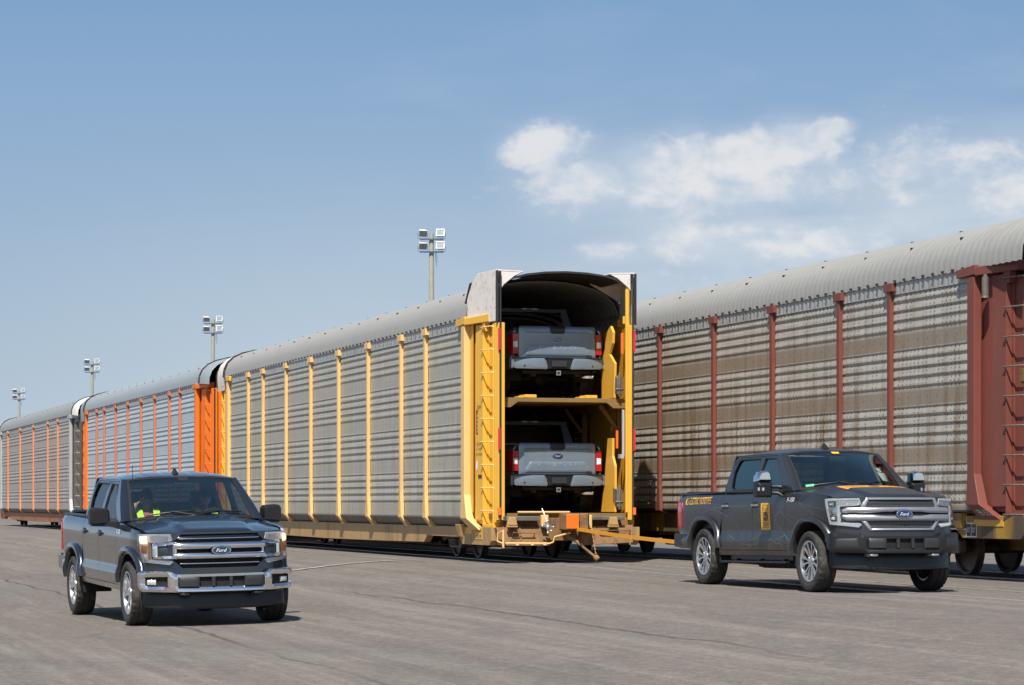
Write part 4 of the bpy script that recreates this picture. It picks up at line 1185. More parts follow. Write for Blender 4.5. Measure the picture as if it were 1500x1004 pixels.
            for a in (.545, .86):
                m.hexa([E(a,.64+zb,-.02),E(a+.018,.64+zb,-.02),E(a+.018,.64+zb,.125),E(a,.64+zb,.125)],[E(a,4.58,-.02),E(a+.018,4.58,-.02),E(a+.018,4.58,.125),E(a,4.58,.125)])
            m.hexa([E(.54,.66+zb,-.02),E(.88,.66+zb,-.02),E(.88,.66+zb,.13),E(.54,.66+zb,.13)],[E(.54,.72+zb,-.02),E(.88,.72+zb,-.02),E(.88,.72+zb,.13),E(.54,.72+zb,.13)])
            m.build('ladder_channel', st['end'], root, bevel=.006)
            for k in range(9):
                z = .98+.445*k
                r = MB(); r.tube([E(.535,z-.02,.02),E(.535,z,-.045),E(.875,z,-.045),E(.875,z-.02,.02)], .013, 6); r.build('rung', st['rung'], root, smooth=60)
            # door edge standing at the end
            zt = 5.58 if op else 4.6
            m = MB()
            m.hexa([E(.885,.75,.0),E(.925,.75,.0),E(.925,.75,.13),E(.885,.75,.13)],[E(.885,4.6,.0),E(.925,4.6,.0),E(.925,4.6,.13),E(.885,4.6,.13)])
            m.cur = 1
            m.hexa([E(.94,.80,.0),E(1.0,.80,.02),E(1.0,.80,.14),E(.94,.80,.14)],[E(.94,4.6,.0),E(1.0,4.6,.02),E(1.0,4.6,.14),E(.94,4.6,.14)])
            m.cur = 2
            m.hexa([E(1.0,.80,.03),E(1.02,.80,.03),E(1.02,.80,.06),E(1.0,.80,.06)],[E(1.0,zt,.03),E(1.02,zt,.03),E(1.02,zt,.06),E(1.0,zt,.06)])
            m.build('door_edge', [st['end_dark'], st['end'], M['seal_and_shade']], root, bevel=.005)
            # header angle carrying the roof end
            m = MB()
            a0 = (s*1.70, ye(1.78,e)); a1 = (s*1.69, ye(1.15,e)); a2 = (s*1.47, ye(.18,e))
            for p, q in ((a0,a1),(a1,a2)):
                m.hexa([(p[0],p[1],4.62),(q[0],q[1],4.64),(q[0]-s*.20,q[1],4.64),(p[0]-s*.12,p[1],4.62)],[(p[0],p[1],4.75),(q[0],q[1],4.79),(q[0]-s*.20,q[1],4.79),(p[0]-s*.12,p[1],4.75)])
            q = endpt(.62, s, e, -.03); m.box(min(q[0],q[0]-s*.12),max(q[0],q[0]-s*.12), min(q[1],q[1]+.20),max(q[1],q[1]+.20), 4.46, 4.64)
            m.build('header_beam', st['end_head'], root, bevel=.008)
            if not op: continue
            for z in (4.28, 2.36):
                m = MB(); c = E(1.02, z, .02); m.box(c[0]-.022, c[0]+.022, c[1]-.018, c[1]+.018, z-.21, z+.21); m.build('reflector', M['reflector'], root)
            m = MB(); c = E(1.02, 1.0, .02); m.box(c[0]-.03,c[0]+.03,c[1]-.018,c[1]+.018,.90,1.04); m.build('reflector', M['orange_refl'], root)
            # roof-end box over the door pocket of an opened end
            wall = [(.03,4.63),(.98,4.63),(.98,5.62),(.38,5.61),(.20,5.44),(.04,5.14)]
            m = MB(); n = len(wall)
            A = [E(a, z, -.012) for a, z in wall]; B = [E(a, z, .03) for a, z in wall]
            m.add(A+B, [tuple(range(n)), tuple(range(n, 2*n))[::-1]]+[(i,(i+1)%n,n+(i+1)%n,n+i) for i in range(n)])
            # top plate leaning to the roof, inner gusset at the end face
            i0 = endpt(.38, s, e); i1 = endpt(.98, s, e); i2 = endpt(.20, s, e); i3 = endpt(.04, s, e)
            m.hexa([(i0[0],i0[1],5.61),(i1[0],i1[1],5.62),(s*.88,i1[1],5.60),(s*.80,i0[1],5.57)],[(i0[0],i0[1],5.585),(i1[0],i1[1],5.595),(s*.88,i1[1],5.575),(s*.80,i0[1],5.545)])
            m.hexa([(i2[0],i2[1],5.44),(i0[0],i0[1],5.61),(s*.80,i0[1],5.57),(s*.86,i2[1],5.49)],[(i2[0],i2[1],5.42),(i0[0],i0[1],5.585),(s*.80,i0[1],5.545),(s*.86,i2[1],5.47)])
            m.hexa([(i3[0],i3[1],5.14),(i2[0],i2[1],5.44),(s*.86,i2[1],5.49),(s*1.22,i3[1],5.38)],[(i3[0],i3[1],5.12),(i2[0],i2[1],5.42),(s*.86,i2[1],5.47),(s*1.22,i3[1],5.36)])
            gy = i1[1]
            G = [(s*1.31,gy,5.585),(s*.90,gy,5.57),(s*1.05,gy,5.50),(s*1.26,gy,5.33),(s*1.31,gy,5.26)]
            m.add(G+[(x,y+g*.03,z) for x,y,z in G], [(0,1,2,3,4),(9,8,7,6,5)]+[(i,(i+1)%5,5+(i+1)%5,5+i) for i in range(5)])
            m.cur = 1
            m.bar((i3[0]+s*.02,i3[1]+g*.05,5.06),(i2[0]+s*.02,i2[1]+g*.05,5.44),.05,.03); m.bar((i2[0]+s*.02,i2[1]+g*.05,5.44),(s*.84,i2[1]+g*.02,5.54),.05,.03)
            m.bar((*endpt(.99,s,e,-.01),4.6),(*endpt(.99,s,e,-.01),5.6),.05,.03,up=(0,1,0))
            m.build('roof_end', [st['endcap'], M['seal_and_shade']], root, bevel=.006)
        # bogie side
    # roof sheet
    m = MB(); prof = [(x, z) for x, z in ROOF]+[(-x, z) for x, z in ROOF[::-1][1:]]
    y0r = 1.22 if st.get('open') else -.30 if st.get('short') else .70; n = int((LEN-.7-y0r)/.0525); dyr = (LEN-.7-y0r)/n; ys = [y0r+i*dyr for i in range(n+1)]
    amp = st.get('rib', .014)
    def rf(y, i):
        x, z = prof[i]; k = int(round((y-y0r)/dyr)) % 4
        a = amp*(1 if k in (1, 2) else 0)
        return (x*(1+a*.35), y, z+a)
    m.grid(rf, ys, list(range(len(prof))))
    m.cur = 1
    for s in (-1, 1):   # bolts sticking out of the eave in a long comb
        for i in range(int((LEN-2.4)/.36)):
            y = 1.3+.36*i; m.box(min(s*1.625,s*1.665),max(s*1.625,s*1.665),y-.02,y+.02,4.752,4.79)
        for i in range(14):
            for xx, zz in ((1.40,5.30),(.98,5.49)):
                y = 2.2+1.85*i+(.9 if xx < 1.2 else 0)
                if y < LEN-2: m.box(s*xx-.02,s*xx+.02,y-.025,y+.025,zz-.04,zz+.012)
    m.build('roof', [st['roof'], M['seal_and_shade']], root, smooth=25, recalc=False)
    if st.get('open'):
        # arched hood closing the roof over the open end, and sheets added to darken the inside
        hp = [(x, z) for x, z in ROOF if x < 1.2]; hp = hp+[(-x, z) for x, z in hp[::-1][1:]]
        m = MB(); ts = [1.3, .9, .5, .1, -.14]
        m.grid(lambda y, i: (hp[i][0], y, hp[i][1]+.022), ts, list(range(len(hp))))
        m.cur = 1; m.grid(lambda y, i: (hp[i][0]*.99, y, hp[i][1]-.03), ts, list(range(len(hp))))  # near-black sheet added so the hood's underside stays dark
        for (xa, za), (xb, zb) in zip(hp, hp[1:]): m.bar((xa,-.14,za+.005), (xb,-.14,zb+.005), .04, .045, up=(0,1,0))
        m.build('roof_end', [st['roof'], M['seal_and_shade']], root, smooth=30)
        for s in (-1, 1):
            m = MB(); m.grid(lambda y, z: (s*1.555, y, z), [.95, 1.6, 2.4, 3.3], [.94, 2.0, 3.0, 4.0, 4.62]); m.build('door_pocket_wall', st['end'], root)
            m = MB(); m.grid(lambda y, z: (s*1.555, y, z), [3.3, 8, 15, 22, LEN-1.3], [.94, 2.0, 3.0, 4.0, 4.60]); m.build('added_dark_lining', M['added_dark_siding'], root)  # sheet added inside the siding to darken the interior
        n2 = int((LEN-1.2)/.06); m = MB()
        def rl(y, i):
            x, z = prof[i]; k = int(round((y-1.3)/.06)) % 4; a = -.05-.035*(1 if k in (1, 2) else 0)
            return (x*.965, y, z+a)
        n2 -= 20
        m.grid(rl, [1.3+.06*i for i in range(n2)], list(range(1, len(prof)-1))); m.build('added_roof_lining', M['added_roof_sheet'], root, smooth=25, recalc=False)  # sheet added under the roof, tone set for how bright the ceiling looks
    for e in (0, 1):
        if (st.get('open') or st.get('short')) and e == 0: continue
        full = [(1.60,4.38)]+ROOF; full = full+[(-x, z) for x, z in full[::-1][1:]]
        m = MB(); ts = [0, .12, .3, .6, .85, 1.0]
        mt = st.get('endroof', st['endcap'])
        m.grid(lambda t, i: (full[i][0]*(1.012-(.085*t*t if e == 0 else 0)), (.72-(.95 if e == 0 else 1.12)*t) if e == 0 else LEN-(.72-(.95 if e == 0 else 1.12)*t), full[i][1]+.012-(.05*t*t if e == 0 else 0)), ts, list(range(1, len(full)-1) if e == 0 else range(len(full))))
        m.cur = 1
        yy = .70 if e == 0 else LEN-.70
        for (xa, za), (xb, zb) in zip(full[1:-1], full[2:-1]): m.bar((xa*1.022, yy, za+.012), (xb*1.022, yy, zb+.022), .05, .03, up=(0,1,0))
        m.build('roof_end', [mt, M['seal_and_shade']], root, smooth=40)
    # floor, centre sill, decks
    m = MB(); m.box(-1.40,1.40,.0,LEN,.84,.93); m.box(-.25,.25,.3,LEN-.3,.40,.84)
    for k in range(9): m.box(-1.37,1.37,5.5+2.2*k,5.62+2.2*k,.50,.84)
    m.build('floor', M['deck'] if st.get('open') else st['sill'], root)
    m = MB(); m.box(-1.36,1.36,.12,LEN-.12,3.09,3.17)
    for s in (-1, 1):
        m.box(min(s*1.16,s*1.36),max(s*1.16,s*1.36),.10,LEN-.1,2.97,3.09)
        for k in range(12):
            y = .75+2.3*k
            m.bar((s*1.34,y,2.58),(s*.98,y,3.06),.07,.09,up=(0,1,0)); m.box(min(s*1.34,s*1.45),max(s*1.34,s*1.45),y-.06,y+.06,2.3,3.09)
    m.prism([(-1.36,3.09),(-.9,3.09),(-1.05,2.98),(-1.36,2.98)], lambda a, b, d: (a, d, b), .09, .14)
    m.prism([(1.36,3.09),(.9,3.09),(1.05,2.98),(1.36,2.98)], lambda a, b, d: (a, d, b), .09, .14)
    m.build('upper_deck', M['deck'] if st.get('open') else st['sill'], root, bevel=.006)
    # bogies
    for yc in (4.075, LEN-4.075):
        b = empty('bogie'); b.parent = root; b.location = (0, yc, 0)
        for dy in (-.835, .835):
            m = MB(); m.tube([(-1.02,dy,.43),(1.02,dy,.43)], .085, 12)
            for s in (-1, 1):
                m.lathe([(.09,-.03),(.16,-.02),(.36,-.01),(.385,.035),(.425,.045),(.425,-.05),(.455,-.055),(.455,-.075),(.40,-.08),(.36,-.035),(.15,-.05),(.09,-.055)], (s*.785,dy,.43), (s,0,0), 40, closed=True)
                m.lathe([(0,.05),(.09,.045),(.10,-.05)], (s*1.03,dy,.43), (s,0,0), 14)
            m.build('wheelset', M['wheel_steel'], b, smooth=35)
        for s in (-1, 1):
            m = MB(); x0, x1 = s*.94, s*1.08
            pr = [(-1.10,.36),(-1.10,.56),(-.80,.62),(-.30,.70),(.30,.70),(.80,.62),(1.10,.56),(1.10,.36),(.92,.34),(.62,.40),(.42,.20),(-.42,.20),(-.62,.40),(-.92,.34)]
            m.prism(pr, lambda a, c, d: (d, a, c), min(x0, x1), max(x0, x1))
            m.build('side_frame', M['rust_grey'], b, bevel=.02)
            for dy in (-.16, 0, .16):
                m = MB(); m.lathe([((.05 if k % 2 else .075), .031*k) for k in range(11)], (s*1.10,dy,.25), (0,0,1), 10); m.build('spring', M['rust_grey'], b, smooth=20)
            m = MB(); m.box(min(s*.70,s*1.12),max(s*.70,s*1.12),-.22,.22,.56,.66)
            m.build('bolster', M['rust_grey'], b, bevel=.02)
    # coupling and end beams at both ends
    for e in (0, 1):
        g = 1 if e == 0 else -1
        y = lambda v: v if e == 0 else LEN-v
        m = MB()
        m.box(-.13,.13,min(y(-.55),y(.3)),max(y(-.55),y(.3)),.66,.86)
        m.prism([(-.26,-.52),(-.20,-.86),(-.06,-.90),(-.03,-.72),(.02,-.72),(.06,-.86),(.20,-.92),(.26,-.80),(.25,-.50),(.14,-.42),(-.14,-.42)], lambda a, b, d: (a, y(b), d), .61, .93)
        m.build('coupler', M['rust_end'], root, bevel=.02)
        m = MB()
        m.box(-1.30,1.30,min(y(-.12),y(.14)),max(y(-.12),y(.14)),.40,.84)
        m.build('end_beam', M['rust_end'] if st.get('open') else st['sill'], root, bevel=.01)
        if not (st.get('open') and e == 0):
            m = MB()
            m.grid(lambda u, z: (1.28*u, y(-.10-.10*math.cos(u*math.pi/2)), z), [-1+.1*i for i in range(21)], [.86, 4.55])
            m.cur = 1; m.grid(lambda u, z: (1.28*u, y(-.10-.10*math.cos(u*math.pi/2)), z), [-1+.1*i for i in range(21)], [4.55, 5.1])
            m.build('end_door', [st['end_dark'], M['seal_and_shade']], root, smooth=60)
    # rail trap / brake gear under the floor
    for k in range(5):
        m = MB(); yy = 7.5+3.1*k; m.tube([(-.6,yy,.42),(-.6,yy+1.3,.42)], .16, 10); m.build('air_tank', M['void'], root, smooth=50); m = MB(); m.box(.4,.9,yy+.4,yy+1.2,.30,.58); m.build('brake_cylinder', M['void'], root)
    return root

def open_end_details(root, st):
    """fittings that only the open end of the towed car shows"""
    m = MB()
    m.hexa([(-1.45,-.30,.66),(-.42,-.30,.66),(-.42,-.14,.66),(-1.45,-.14,.66)],[(-1.38,-.42,.31),(-.40,-.42,.31),(-.40,-.14,.31),(-1.38,-.14,.31)])
    m.build('end_apron', M['rust_end'], root, bevel=.012); m = MB()
    m.hexa([(.25,-.30,.68),(1.32,-.30,.70),(1.32,-.14,.70),(.25,-.14,.68)],[(.22,-.42,.31),(1.28,-.42,.36),(1.28,-.14,.36),(.22,-.14,.31)])
    m.build('end_apron', M['rust_end'], root, bevel=.012)
    for x in (-1.38, -1.0, -.6, .5, .9, 1.2): m = MB(); m.hexa([(x,-.33,.655),(x+.03,-.33,.655),(x+.03,-.30,.655),(x,-.30,.655)],[(x,-.45,.315),(x+.03,-.45,.315),(x+.03,-.40,.315),(x,-.40,.315)]); m.build('apron_rib', M['rust_end'], root, bevel=.008)
    for bb in ((-1.28,-.60,-.42,.02,.785,.875),(.40,1.10,-.42,.02,.80,.875)): m = MB(); m.box(*bb); m.build('bridge_plate', M['rust_grey'], root, bevel=.012)
    for x in (-1.18, .86): m = MB(); m.hexa([(x-.10,-.50,.70),(x+.10,-.50,.70),(x+.10,-.40,.70),(x-.10,-.40,.70)],[(x-.07,-.50,.86),(x+.07,-.50,.86),(x+.07,-.40,.86),(x-.07,-.40,.86)]); m.box(x-.11,x+.11,-.49,-.40,.66,.70); m.build('bridge_plate_block', M['yellow_dirty'], root, bevel=.012)
    for bb in ((.24,.38,-.62,-.40,.64,.90),(-.60,-.46,-.5,-.4,.70,.90),(-.95,.10,-.10,-.02,.935,.97)): m = MB(); m.box(*bb); m.build('striker_block', M['yellow_fade'], root, bevel=.012)
    m = MB(); m.box(-.235,.02,-.925,-.905,.635,.915); m.build('coupler_plate', M['orange'], root, bevel=.01)
    m = MB()
    m.tube([(-1.40,-.62,.62),(-1.40,-.62,.28)], .022, 8); m.tube([(-1.40,-.60,.60),(-1.46,-.45,.55),(-1.47,-.45,.40),(-1.40,-.52,.36),(-.45,-.52,.35),(-.38,-.55,.38),(-.36,-.58,.48),(-.10,-.75,.56)], .018, 8)
    for x in (-1.1, -.8, -.55): m.box(x-.03,x+.03,-.55,-.49,.32,.38)
    m.build('uncoupling_lever', M['yellow_fade'], root, smooth=50)
    m = MB()
    m.tube([(-.12,-.60,.50),(.02,-.75,.40),(.10,-.85,.30),(.30,-1.05,.10)], [.045,.036,.028,.026], 10); m.lathe([(0,-.05),(.05,-.04),(.06,0),(.05,.05),(0,.06)], (.32,-1.06,.085), (.5,-.5,-.7), 12)
    m.build('air_hose', M['rust_end'], root, smooth=50)
    m = MB()
    for k in range(14): m.lathe([(.010,-.006),(.018,0),(.010,.006)], (.34,-.72-.02*k,.62-.038*k), (k % 2, 1-(k % 2), .2), 8, closed=True)
    m.build('chain', M['yellow_fade'], root, smooth=50)
    m = MB(); c = Vector((-.50,-.58,.67))
    m.ell(c, (.05,.05,.05), 10, 8)
    for d in ((1,0,0),(-1,0,.2),(0,0,1),(0,0,-1),(.6,0,-.7),(-.5,0,.8)): m.tube([c, c+Vector(d)*.10], .016, 6); m.ell(c+Vector(d)*.11, (.026,.026,.026), 8, 6)
    m.tube([(-.48,-.56,.72),(-.56,-.40,1.02)], .012, 6)
    m.build('brake_valve', M['alloy'], root, smooth=60)
    for x0, x1, z in ((-1.15,-.72,.56),(.62,1.22,.60)):
        m = MB(); m.tube([(x0,-.34,z-.12),(x0,-.44,z),(x1,-.44,z),(x1,-.34,z-.12)], .014, 6); m.build('grab_iron', M['rust_end'], root, smooth=50)
    # right-hand jamb: swinging bracket, track bar, latch gear
    m = MB()
    br = [(-.25,0),(-.25,.95),(-.05,1.25),(.0,1.62),(.30,1.78),(.45,1.62),(.42,1.35),(.22,1.10),(.55,.85),(.50,0)]
    m.prism([(a, b) for a, b in br], lambda a, b, d: (1.06+d, .62-a, 3.18+b*.80), 0, .05); m.build('door_bracket', M['yellow'], root, bevel=.006); m = MB()
    br2 = [(-.35,0),(-.15,.6),(.06,1.45),(.35,1.45),(.35,1.1),(.50,.9),(.50,0)]
    m.prism(br2, lambda a, b, d: (1.08+d, .62-a, .95+b), 0, .05)
    m.build('door_bracket', M['yellow'], root, bevel=.006)
    m = MB(); m.tube([(1.27,-.10,.95),(1.27,-.10,5.40)], .045, 10); m.build('door_track_bar', M['yellow'], root, smooth=60)
    m = MB(); m.tube([(1.20,-.06,2.05),(1.20,-.06,2.95)], .03, 8); m.box(1.12,1.20,-.12,.02,2.0,2.08)
    m.build('door_rod', M['endgrey'], root, smooth=60)
    for zz in (1.05, 3.25):
        m = MB()
        for k in range(3): m.box(1.08,1.20,-.02+.08*k,.06+.08*k,zz+.04*k,zz+.34+.02*k)
        m.tube([(1.14,.0,zz-.05),(1.14,-.02,zz+.42)], .028, 8); m.tube([(1.05,-.02,zz+.1),(1.22,-.02,zz+.1)], .022, 8)
        m.build('latch_gear', M['rust_grey'], root, smooth=40, bevel=.01)
    m = MB(); m.box(1.18,1.22,.0,.05,4.05,4.45); m.build('reflector', M['orange_refl'], root)
    m = MB(); m.box(1.115,1.155,.12,.16,2.2,2.55); m.build('reflector', M['orange_refl'], root)
    for x in (-.62, .62):
        m = MB(); m.box(x-.12,x+.12,.16,.55,3.175,3.235); m.box(x-.24,x-.12,.20,.48,3.175,3.205); m.build('wheel_chock', M['yellow'], root, bevel=.008)
    # placards and stencils
    m = MB(); m.box(-1.512,-1.506,.48,.98,.42,.66); pl = m.build('placard', M['yellow'], root)
    m = MB()
    letters(m, "NO HUMP", lambda a, b: (-1.515, .73-a, .585+b), width=.38, height=.06); letters(m, "OR CUT OFF", lambda a, b: (-1.515, .73-a, .48+b), width=.40, height=.06)
    m.build('placard_lettering', M['dark_ink'], pl)
    m = MB(); m.box(-1.511,-1.506,1.25,1.72,.52,.64); m.build('placard', st['insert'], root)
    def ew(a, z, o): # on the flat strip of the near end wall
        x, y = endpt(a, -1, 0, -o); return (x, y, z)
    m = MB()
    letters(m, "2307", lambda p, q: ew(.42+p*.62, 3.0+q, .008), width=.22, height=.06)
    letters(m, "LD LMT", lambda p, q: ew(.42+p*.62, 2.28+q, .008), width=.26, height=.055); letters(m, "LT WT", lambda p, q: ew(.42+p*.62, 2.18+q, .008), width=.24, height=.055); letters(m, "BLT 09-04", lambda p, q: ew(.42+p*.62, 2.08+q, .008), width=.28, height=.05)
    for z0, z1, a0, a1 in ((2.48,2.50,.33,.39),(2.92,2.94,.33,.39)): m.add([ew(a0,z0,.008),ew(a1,z0,.008),ew(a1,z1,.008),ew(a0,z1,.008)],[(0,1,2,3)])
    m.add([ew(.33,2.48,.008),ew(.342,2.48,.008),ew(.342,2.94,.008),ew(.33,2.94,.008)],[(0,1,2,3)])
    for k in range(5): m.add([ew(.355,2.54+.08*k,.008),ew(.375,2.54+.08*k,.008),ew(.375,2.575+.08*k,.008),ew(.355,2.575+.08*k,.008)],[(0,1,2,3)])
    m.build('stencil', M['dark_ink'], root)
    m = MB()
    P = [ew(.355+.022*math.cos(2*math.pi*k/20)*1.3, 1.86+.10*math.sin(2*math.pi*k/20), .008) for k in range(20)]; m.add(P, [tuple(range(20))])
    m.build('round_sticker', M['white_ink'], root)
    m = MB(); m.hexa([ew(.40,1.62,.012),ew(.50,1.62,.012),ew(.50,1.62,.004),ew(.40,1.62,.004)],[ew(.40,1.68,.012),ew(.50,1.68,.012),ew(.50,1.68,.004),ew(.40,1.68,.004)])
    m.build('latch_slot', M['dark_ink'], root)
    m = MB(); letters(m, "7-03", lambda p, q: (1.245, .85-p*-1*-1, 2.42+q), width=.34, height=.14); m.build('stencil', M['reflector'], root)

# ------------------------------------------------------------------ flood-light mast
def make_mast(h):
    root = empty('floodlight_mast')
    m = MB(); m.tube([(0,0,-.5),(0,0,h*.5),(0,0,h)], [.24,.20,.165], 14); m.build('pole', M['wood'], root, smooth=50)
    for z in (h-.42, h-1.30):
        m = MB(); m.box(-.82,.82,-.30,-.17,z-.05,z+.05); m.build('crossarm', M['crossarm'], root)
        for s in (-1, 1):
            x = s*.62; c = Vector((x, -.26, z+.42))
            m = MB()
            tilt = R(28)
            rot = Matrix.Rotation(s*R(-14), 3, 'Z') @ Matrix.Rotation(tilt if s < 0 else -tilt*.8, 3, 'X')
            def L(x_, y_, z_): return c+rot @ Vector((x_, y_, z_))
            m.hexa([L(-.30,-.10,-.24),L(.30,-.10,-.24),L(.30,-.10,.24),L(-.30,-.10,.24)],[L(-.20,.28,-.17),L(.20,.28,-.17),L(.20,.28,.17),L(-.20,.28,.17)])
            m.hexa([L(-.32,-.16,.22),L(.32,-.16,.22),L(.32,-.10,.22),L(-.32,-.10,.22)],[L(-.32,-.16,.26),L(.32,-.16,.26),L(.32,-.10,.26),L(-.32,-.10,.26)])
            m.cur = 1; m.hexa([L(-.26,-.105,-.20),L(.26,-.105,-.20),L(.26,-.105,.20),L(-.26,-.105,.20)],[L(-.26,-.115,-.20),L(.26,-.115,-.20),L(.26,-.115,.20),L(-.26,-.115,.20)])
            m.cur = 2
            m.tube([c+Vector((-.33,0,0)), c+Vector((-.33,.02,-.37)), c+Vector((.33,.02,-.37)), c+Vector((.33,0,0))], .02, 6)
            m.build('floodlight', [M['lampbody'], M['lampglass'], M['crossarm']], root, bevel=.01)
    m = MB()
    for k, x in enumerate((.24, .33)):
        m.tube([(x,-.2,h-1.35),(x+.05,-.2,h-1.7),(x+.02,-.2,h-2.0-.3*k)], .018, 6)
    m.build('cable', M['crossarm'], root, smooth=60)
    return root

# ------------------------------------------------------------------ place everything
ANG = math.atan(.2925)                     # direction of the tracks, left of straight ahead
NX, NY = math.cos(ANG), math.sin(ANG)      # across the tracks, to the right
TX, TY = -math.sin(ANG), math.cos(ANG)     # along the tracks, away
X0, Y0 = -.764, 53.2
CAM_Z = 1.16
def UV(u, v): return (X0+NX*u+TX*v, Y0+NY*u+TY*v)
def ground_z(u, v=-20):
    d = max(0, -1.2-u)
    return -.306*sst(0, 6.4, d)-.020*max(0, min(d-5, 40))-.03*sst(-3, -12, v)

STY = {
 'a': dict(siding=M['siding_a'], fascia=M['fascia'], skirt=M['rust_grey'], post=M['yellow_fade'], insert=M['yellow'], sill=M['yellow_dirty'], sill_plate=M['yellow_dirty'], end=M['yellow'], end_light=M['yellow_fade'], end_dark=M['yellow'], end_head=M['yellow'], rung=M['yellow_fade'], endcap=M['endwhite'], roof=M['roof_a'], rib=.008, open=True),
 'b': dict(siding=M['siding_b'], fascia=M['fascia'], skirt=M['rust_grey'], post=M['salmon_red'], sill=M['sill_orange'], sill_plate=M['sill_orange'], end=M['orange'], end_light=M['orange'], end_dark=M['orange'], end_head=M['orange'], rung=M['orange'], endcap=M['roof_b'], roof=M['roof_b'], rib=.010),
 'c': dict(siding=M['siding_c'], fascia=M['fascia'], skirt=M['rust_grey'], post=M['salmon'], insert=M['orange'], sill=M['sill_orange'], sill_plate=M['sill_orange'], end=M['rust_grey'], end_light=M['endgrey'], end_dark=M['seal_and_shade'], end_head=M['endgrey'], rung=M['endgrey'], endcap=M['endwhite'], roof=M['roof_c'], rib=.008, len=31.0, posts=[5.55, 9.2, 14.9, 20.5, 26.2]),
 'd': dict(siding=M['siding_d'], fascia=M['fascia'], skirt=M['seal_and_shade'], post=M['redbrown'], sill=M['sill_yellow'], sill_plate=M['sill_yellow'], end=M['redbrown'], end_light=M['redbrown'], end_dark=M['redbrown_dark'], end_head=M['redbrown'], rung=M['rust_grey'], endcap=M['endgrey'], endroof=M['roof_a'], short=True, zb=.30, roof=M['roof_a'], rib=.009),  # skirt near black, standing for the shadow line below the siding
}
def place_car(key, u, v, label, group):
    r = make_railcar(STY[key]); x, y = UV(u, v); r.location = (x, y, 0.03); r.rotation_euler = (0, 0, ANG)
    return tag(r, label, "rail car", group)
GRP = "covered rail cars standing in the yard"
VN = -.66
car_a = place_car('a', 1.65, VN, "rail car with yellow posts, near end open to show two pickups on two decks", GRP)
open_end_details(car_a, STY['a'])
car_b = place_car('b', 1.65, VN+31.15, "pale blue-grey rail car with bright orange ends, coupled behind the yellow-posted one", GRP)
car_c = place_car('c', 1.65, VN+62.0, "taupe rail car with faded orange posts and grey end, farthest left in the line", GRP)
car_d = place_car('d', 5.95, -14.44, "rust-stained rail car with red-brown posts and end, on the track at the right", GRP)
car_d.location.z = .005
# the same track carries on behind the towed cars
for v, lab in ((16.71, "first rust-stained rail car half hidden behind the yellow-posted one"), (47.86, "rust-stained rail car hidden behind the blue-grey one"), (79.0, "rust-stained rail car hidden behind the taupe one")):
    r = copy_tree(car_d); x, y = UV(5.95, v); r.location = (x, y, .03); tag(r, lab)

# writing on the red-brown car
m = MB(); yk = 1.05
def gus(a, b, o=.004):
    # foot of the corner post, sloping inwards
    t = (.83-b)/.23; return (-(1.685-.155*t)-o, a-.25*t, b+.30-.006)
letters(m, "FB 532", lambda p, q: gus(1.10-p, .715+q), width=.42, height=.085)
m.build('stencil', M['white_ink'], car_d)
m = MB(); m.box(-1.514,-1.506,.55,1.55,.80,.90); m.build('placard', M['yellow'], car_d)
for y1, w, z0, z1 in ((2.42,.26,.76,.93),(2.12,.30,.76,.93),(1.80,.15,.645,.83),(1.62,.15,.645,.83)):
    m = MB(); m.box(-1.511,-1.506,y1-w-.02,y1+.02,z0-.02,z1+.02); sf = m.build('stencil_frame', M['white_ink'], car_d)
    m = MB(); m.box(-1.514,-1.5115,y1-w,y1,z0,z1); m.build('stencil_panel', M['dark_ink'], sf)
    m = MB(); letters(m, {.26: "LUB", .30: "COTS", .15: "IDT"}[w], lambda p, q, y1=y1, w=w, z0=z0, z1=z1: (-1.5155, y1-w/2-p, (z0+z1)/2+q), width=w*.7, height=(z1-z0)*.4); m.build('stencil', M['white_ink'], sf)
m = MB(); m.tube([(-1.66,.85,4.58),(-1.66,.85,4.28)], .055, 12); m.tube([(-1.66,.85,4.62),(-1.66,.85,4.57)], .03, 8); m.lathe([(0,-.01),(.062,0),(.055,.03)], (-1.66,.85,4.26), (0,0,1), 12)
m.build('marker_lamp', M['rust_grey'], car_d, smooth=40)

# ---- trucks
TG = "dark grey pickup trucks"
def put_truck(t, X, Y, yaw, z, pitch=0.0, roll=0.0, bp=0.0, dz=0.0):
    t.location = (X, Y, z); t.rotation_mode = 'XYZ'
    t.rotation_euler = (roll, pitch, yaw-math.pi/2)
    for ch in t.children:
        if not ch.name.startswith('wheel.') and ch.name != 'wheel' and not ch.name.startswith(('wheel_well','wheel_arch')):
            ch.rotation_euler = (0, bp, 0); ch.location = (0, 0, dz)
tl = make_truck('work'); put_truck(tl, -3.93, 34.94, .345, -.374, .0, .020, .020, -.025); tl.scale = (1, 1.015, 1.0)
tag(tl, "slate grey pickup with chrome bumper and lit lamps, two people in the cab", "pickup truck")
tr = make_truck('proto')
tag(tr, "dark matte pickup with orange-yellow plates on door and hood, pulling the strap", "pickup truck")
proto_graphics(tr)
put_truck(tr, 4.855, 36.72, .320, -.030, 0, 0, -.013, .042); tr.scale = (1, .965, 1.0)
LG = "grey-blue pickups loaded inside the open rail car"
ta = make_truck('load')
tb = copy_tree(ta)
for t, z, lab in ((tb, 3.255, "grey-blue pickup parked tail-out on the upper deck of the open rail car"), (ta, .96, "grey-blue pickup parked tail-out on the lower deck of the open rail car")):
    x, y = UV(1.755, VN+.62+4.96); t.location = (x, y, z); t.rotation_euler = (0, 0, ANG+math.pi/2)
    tag(t, lab, "pickup truck", LG)

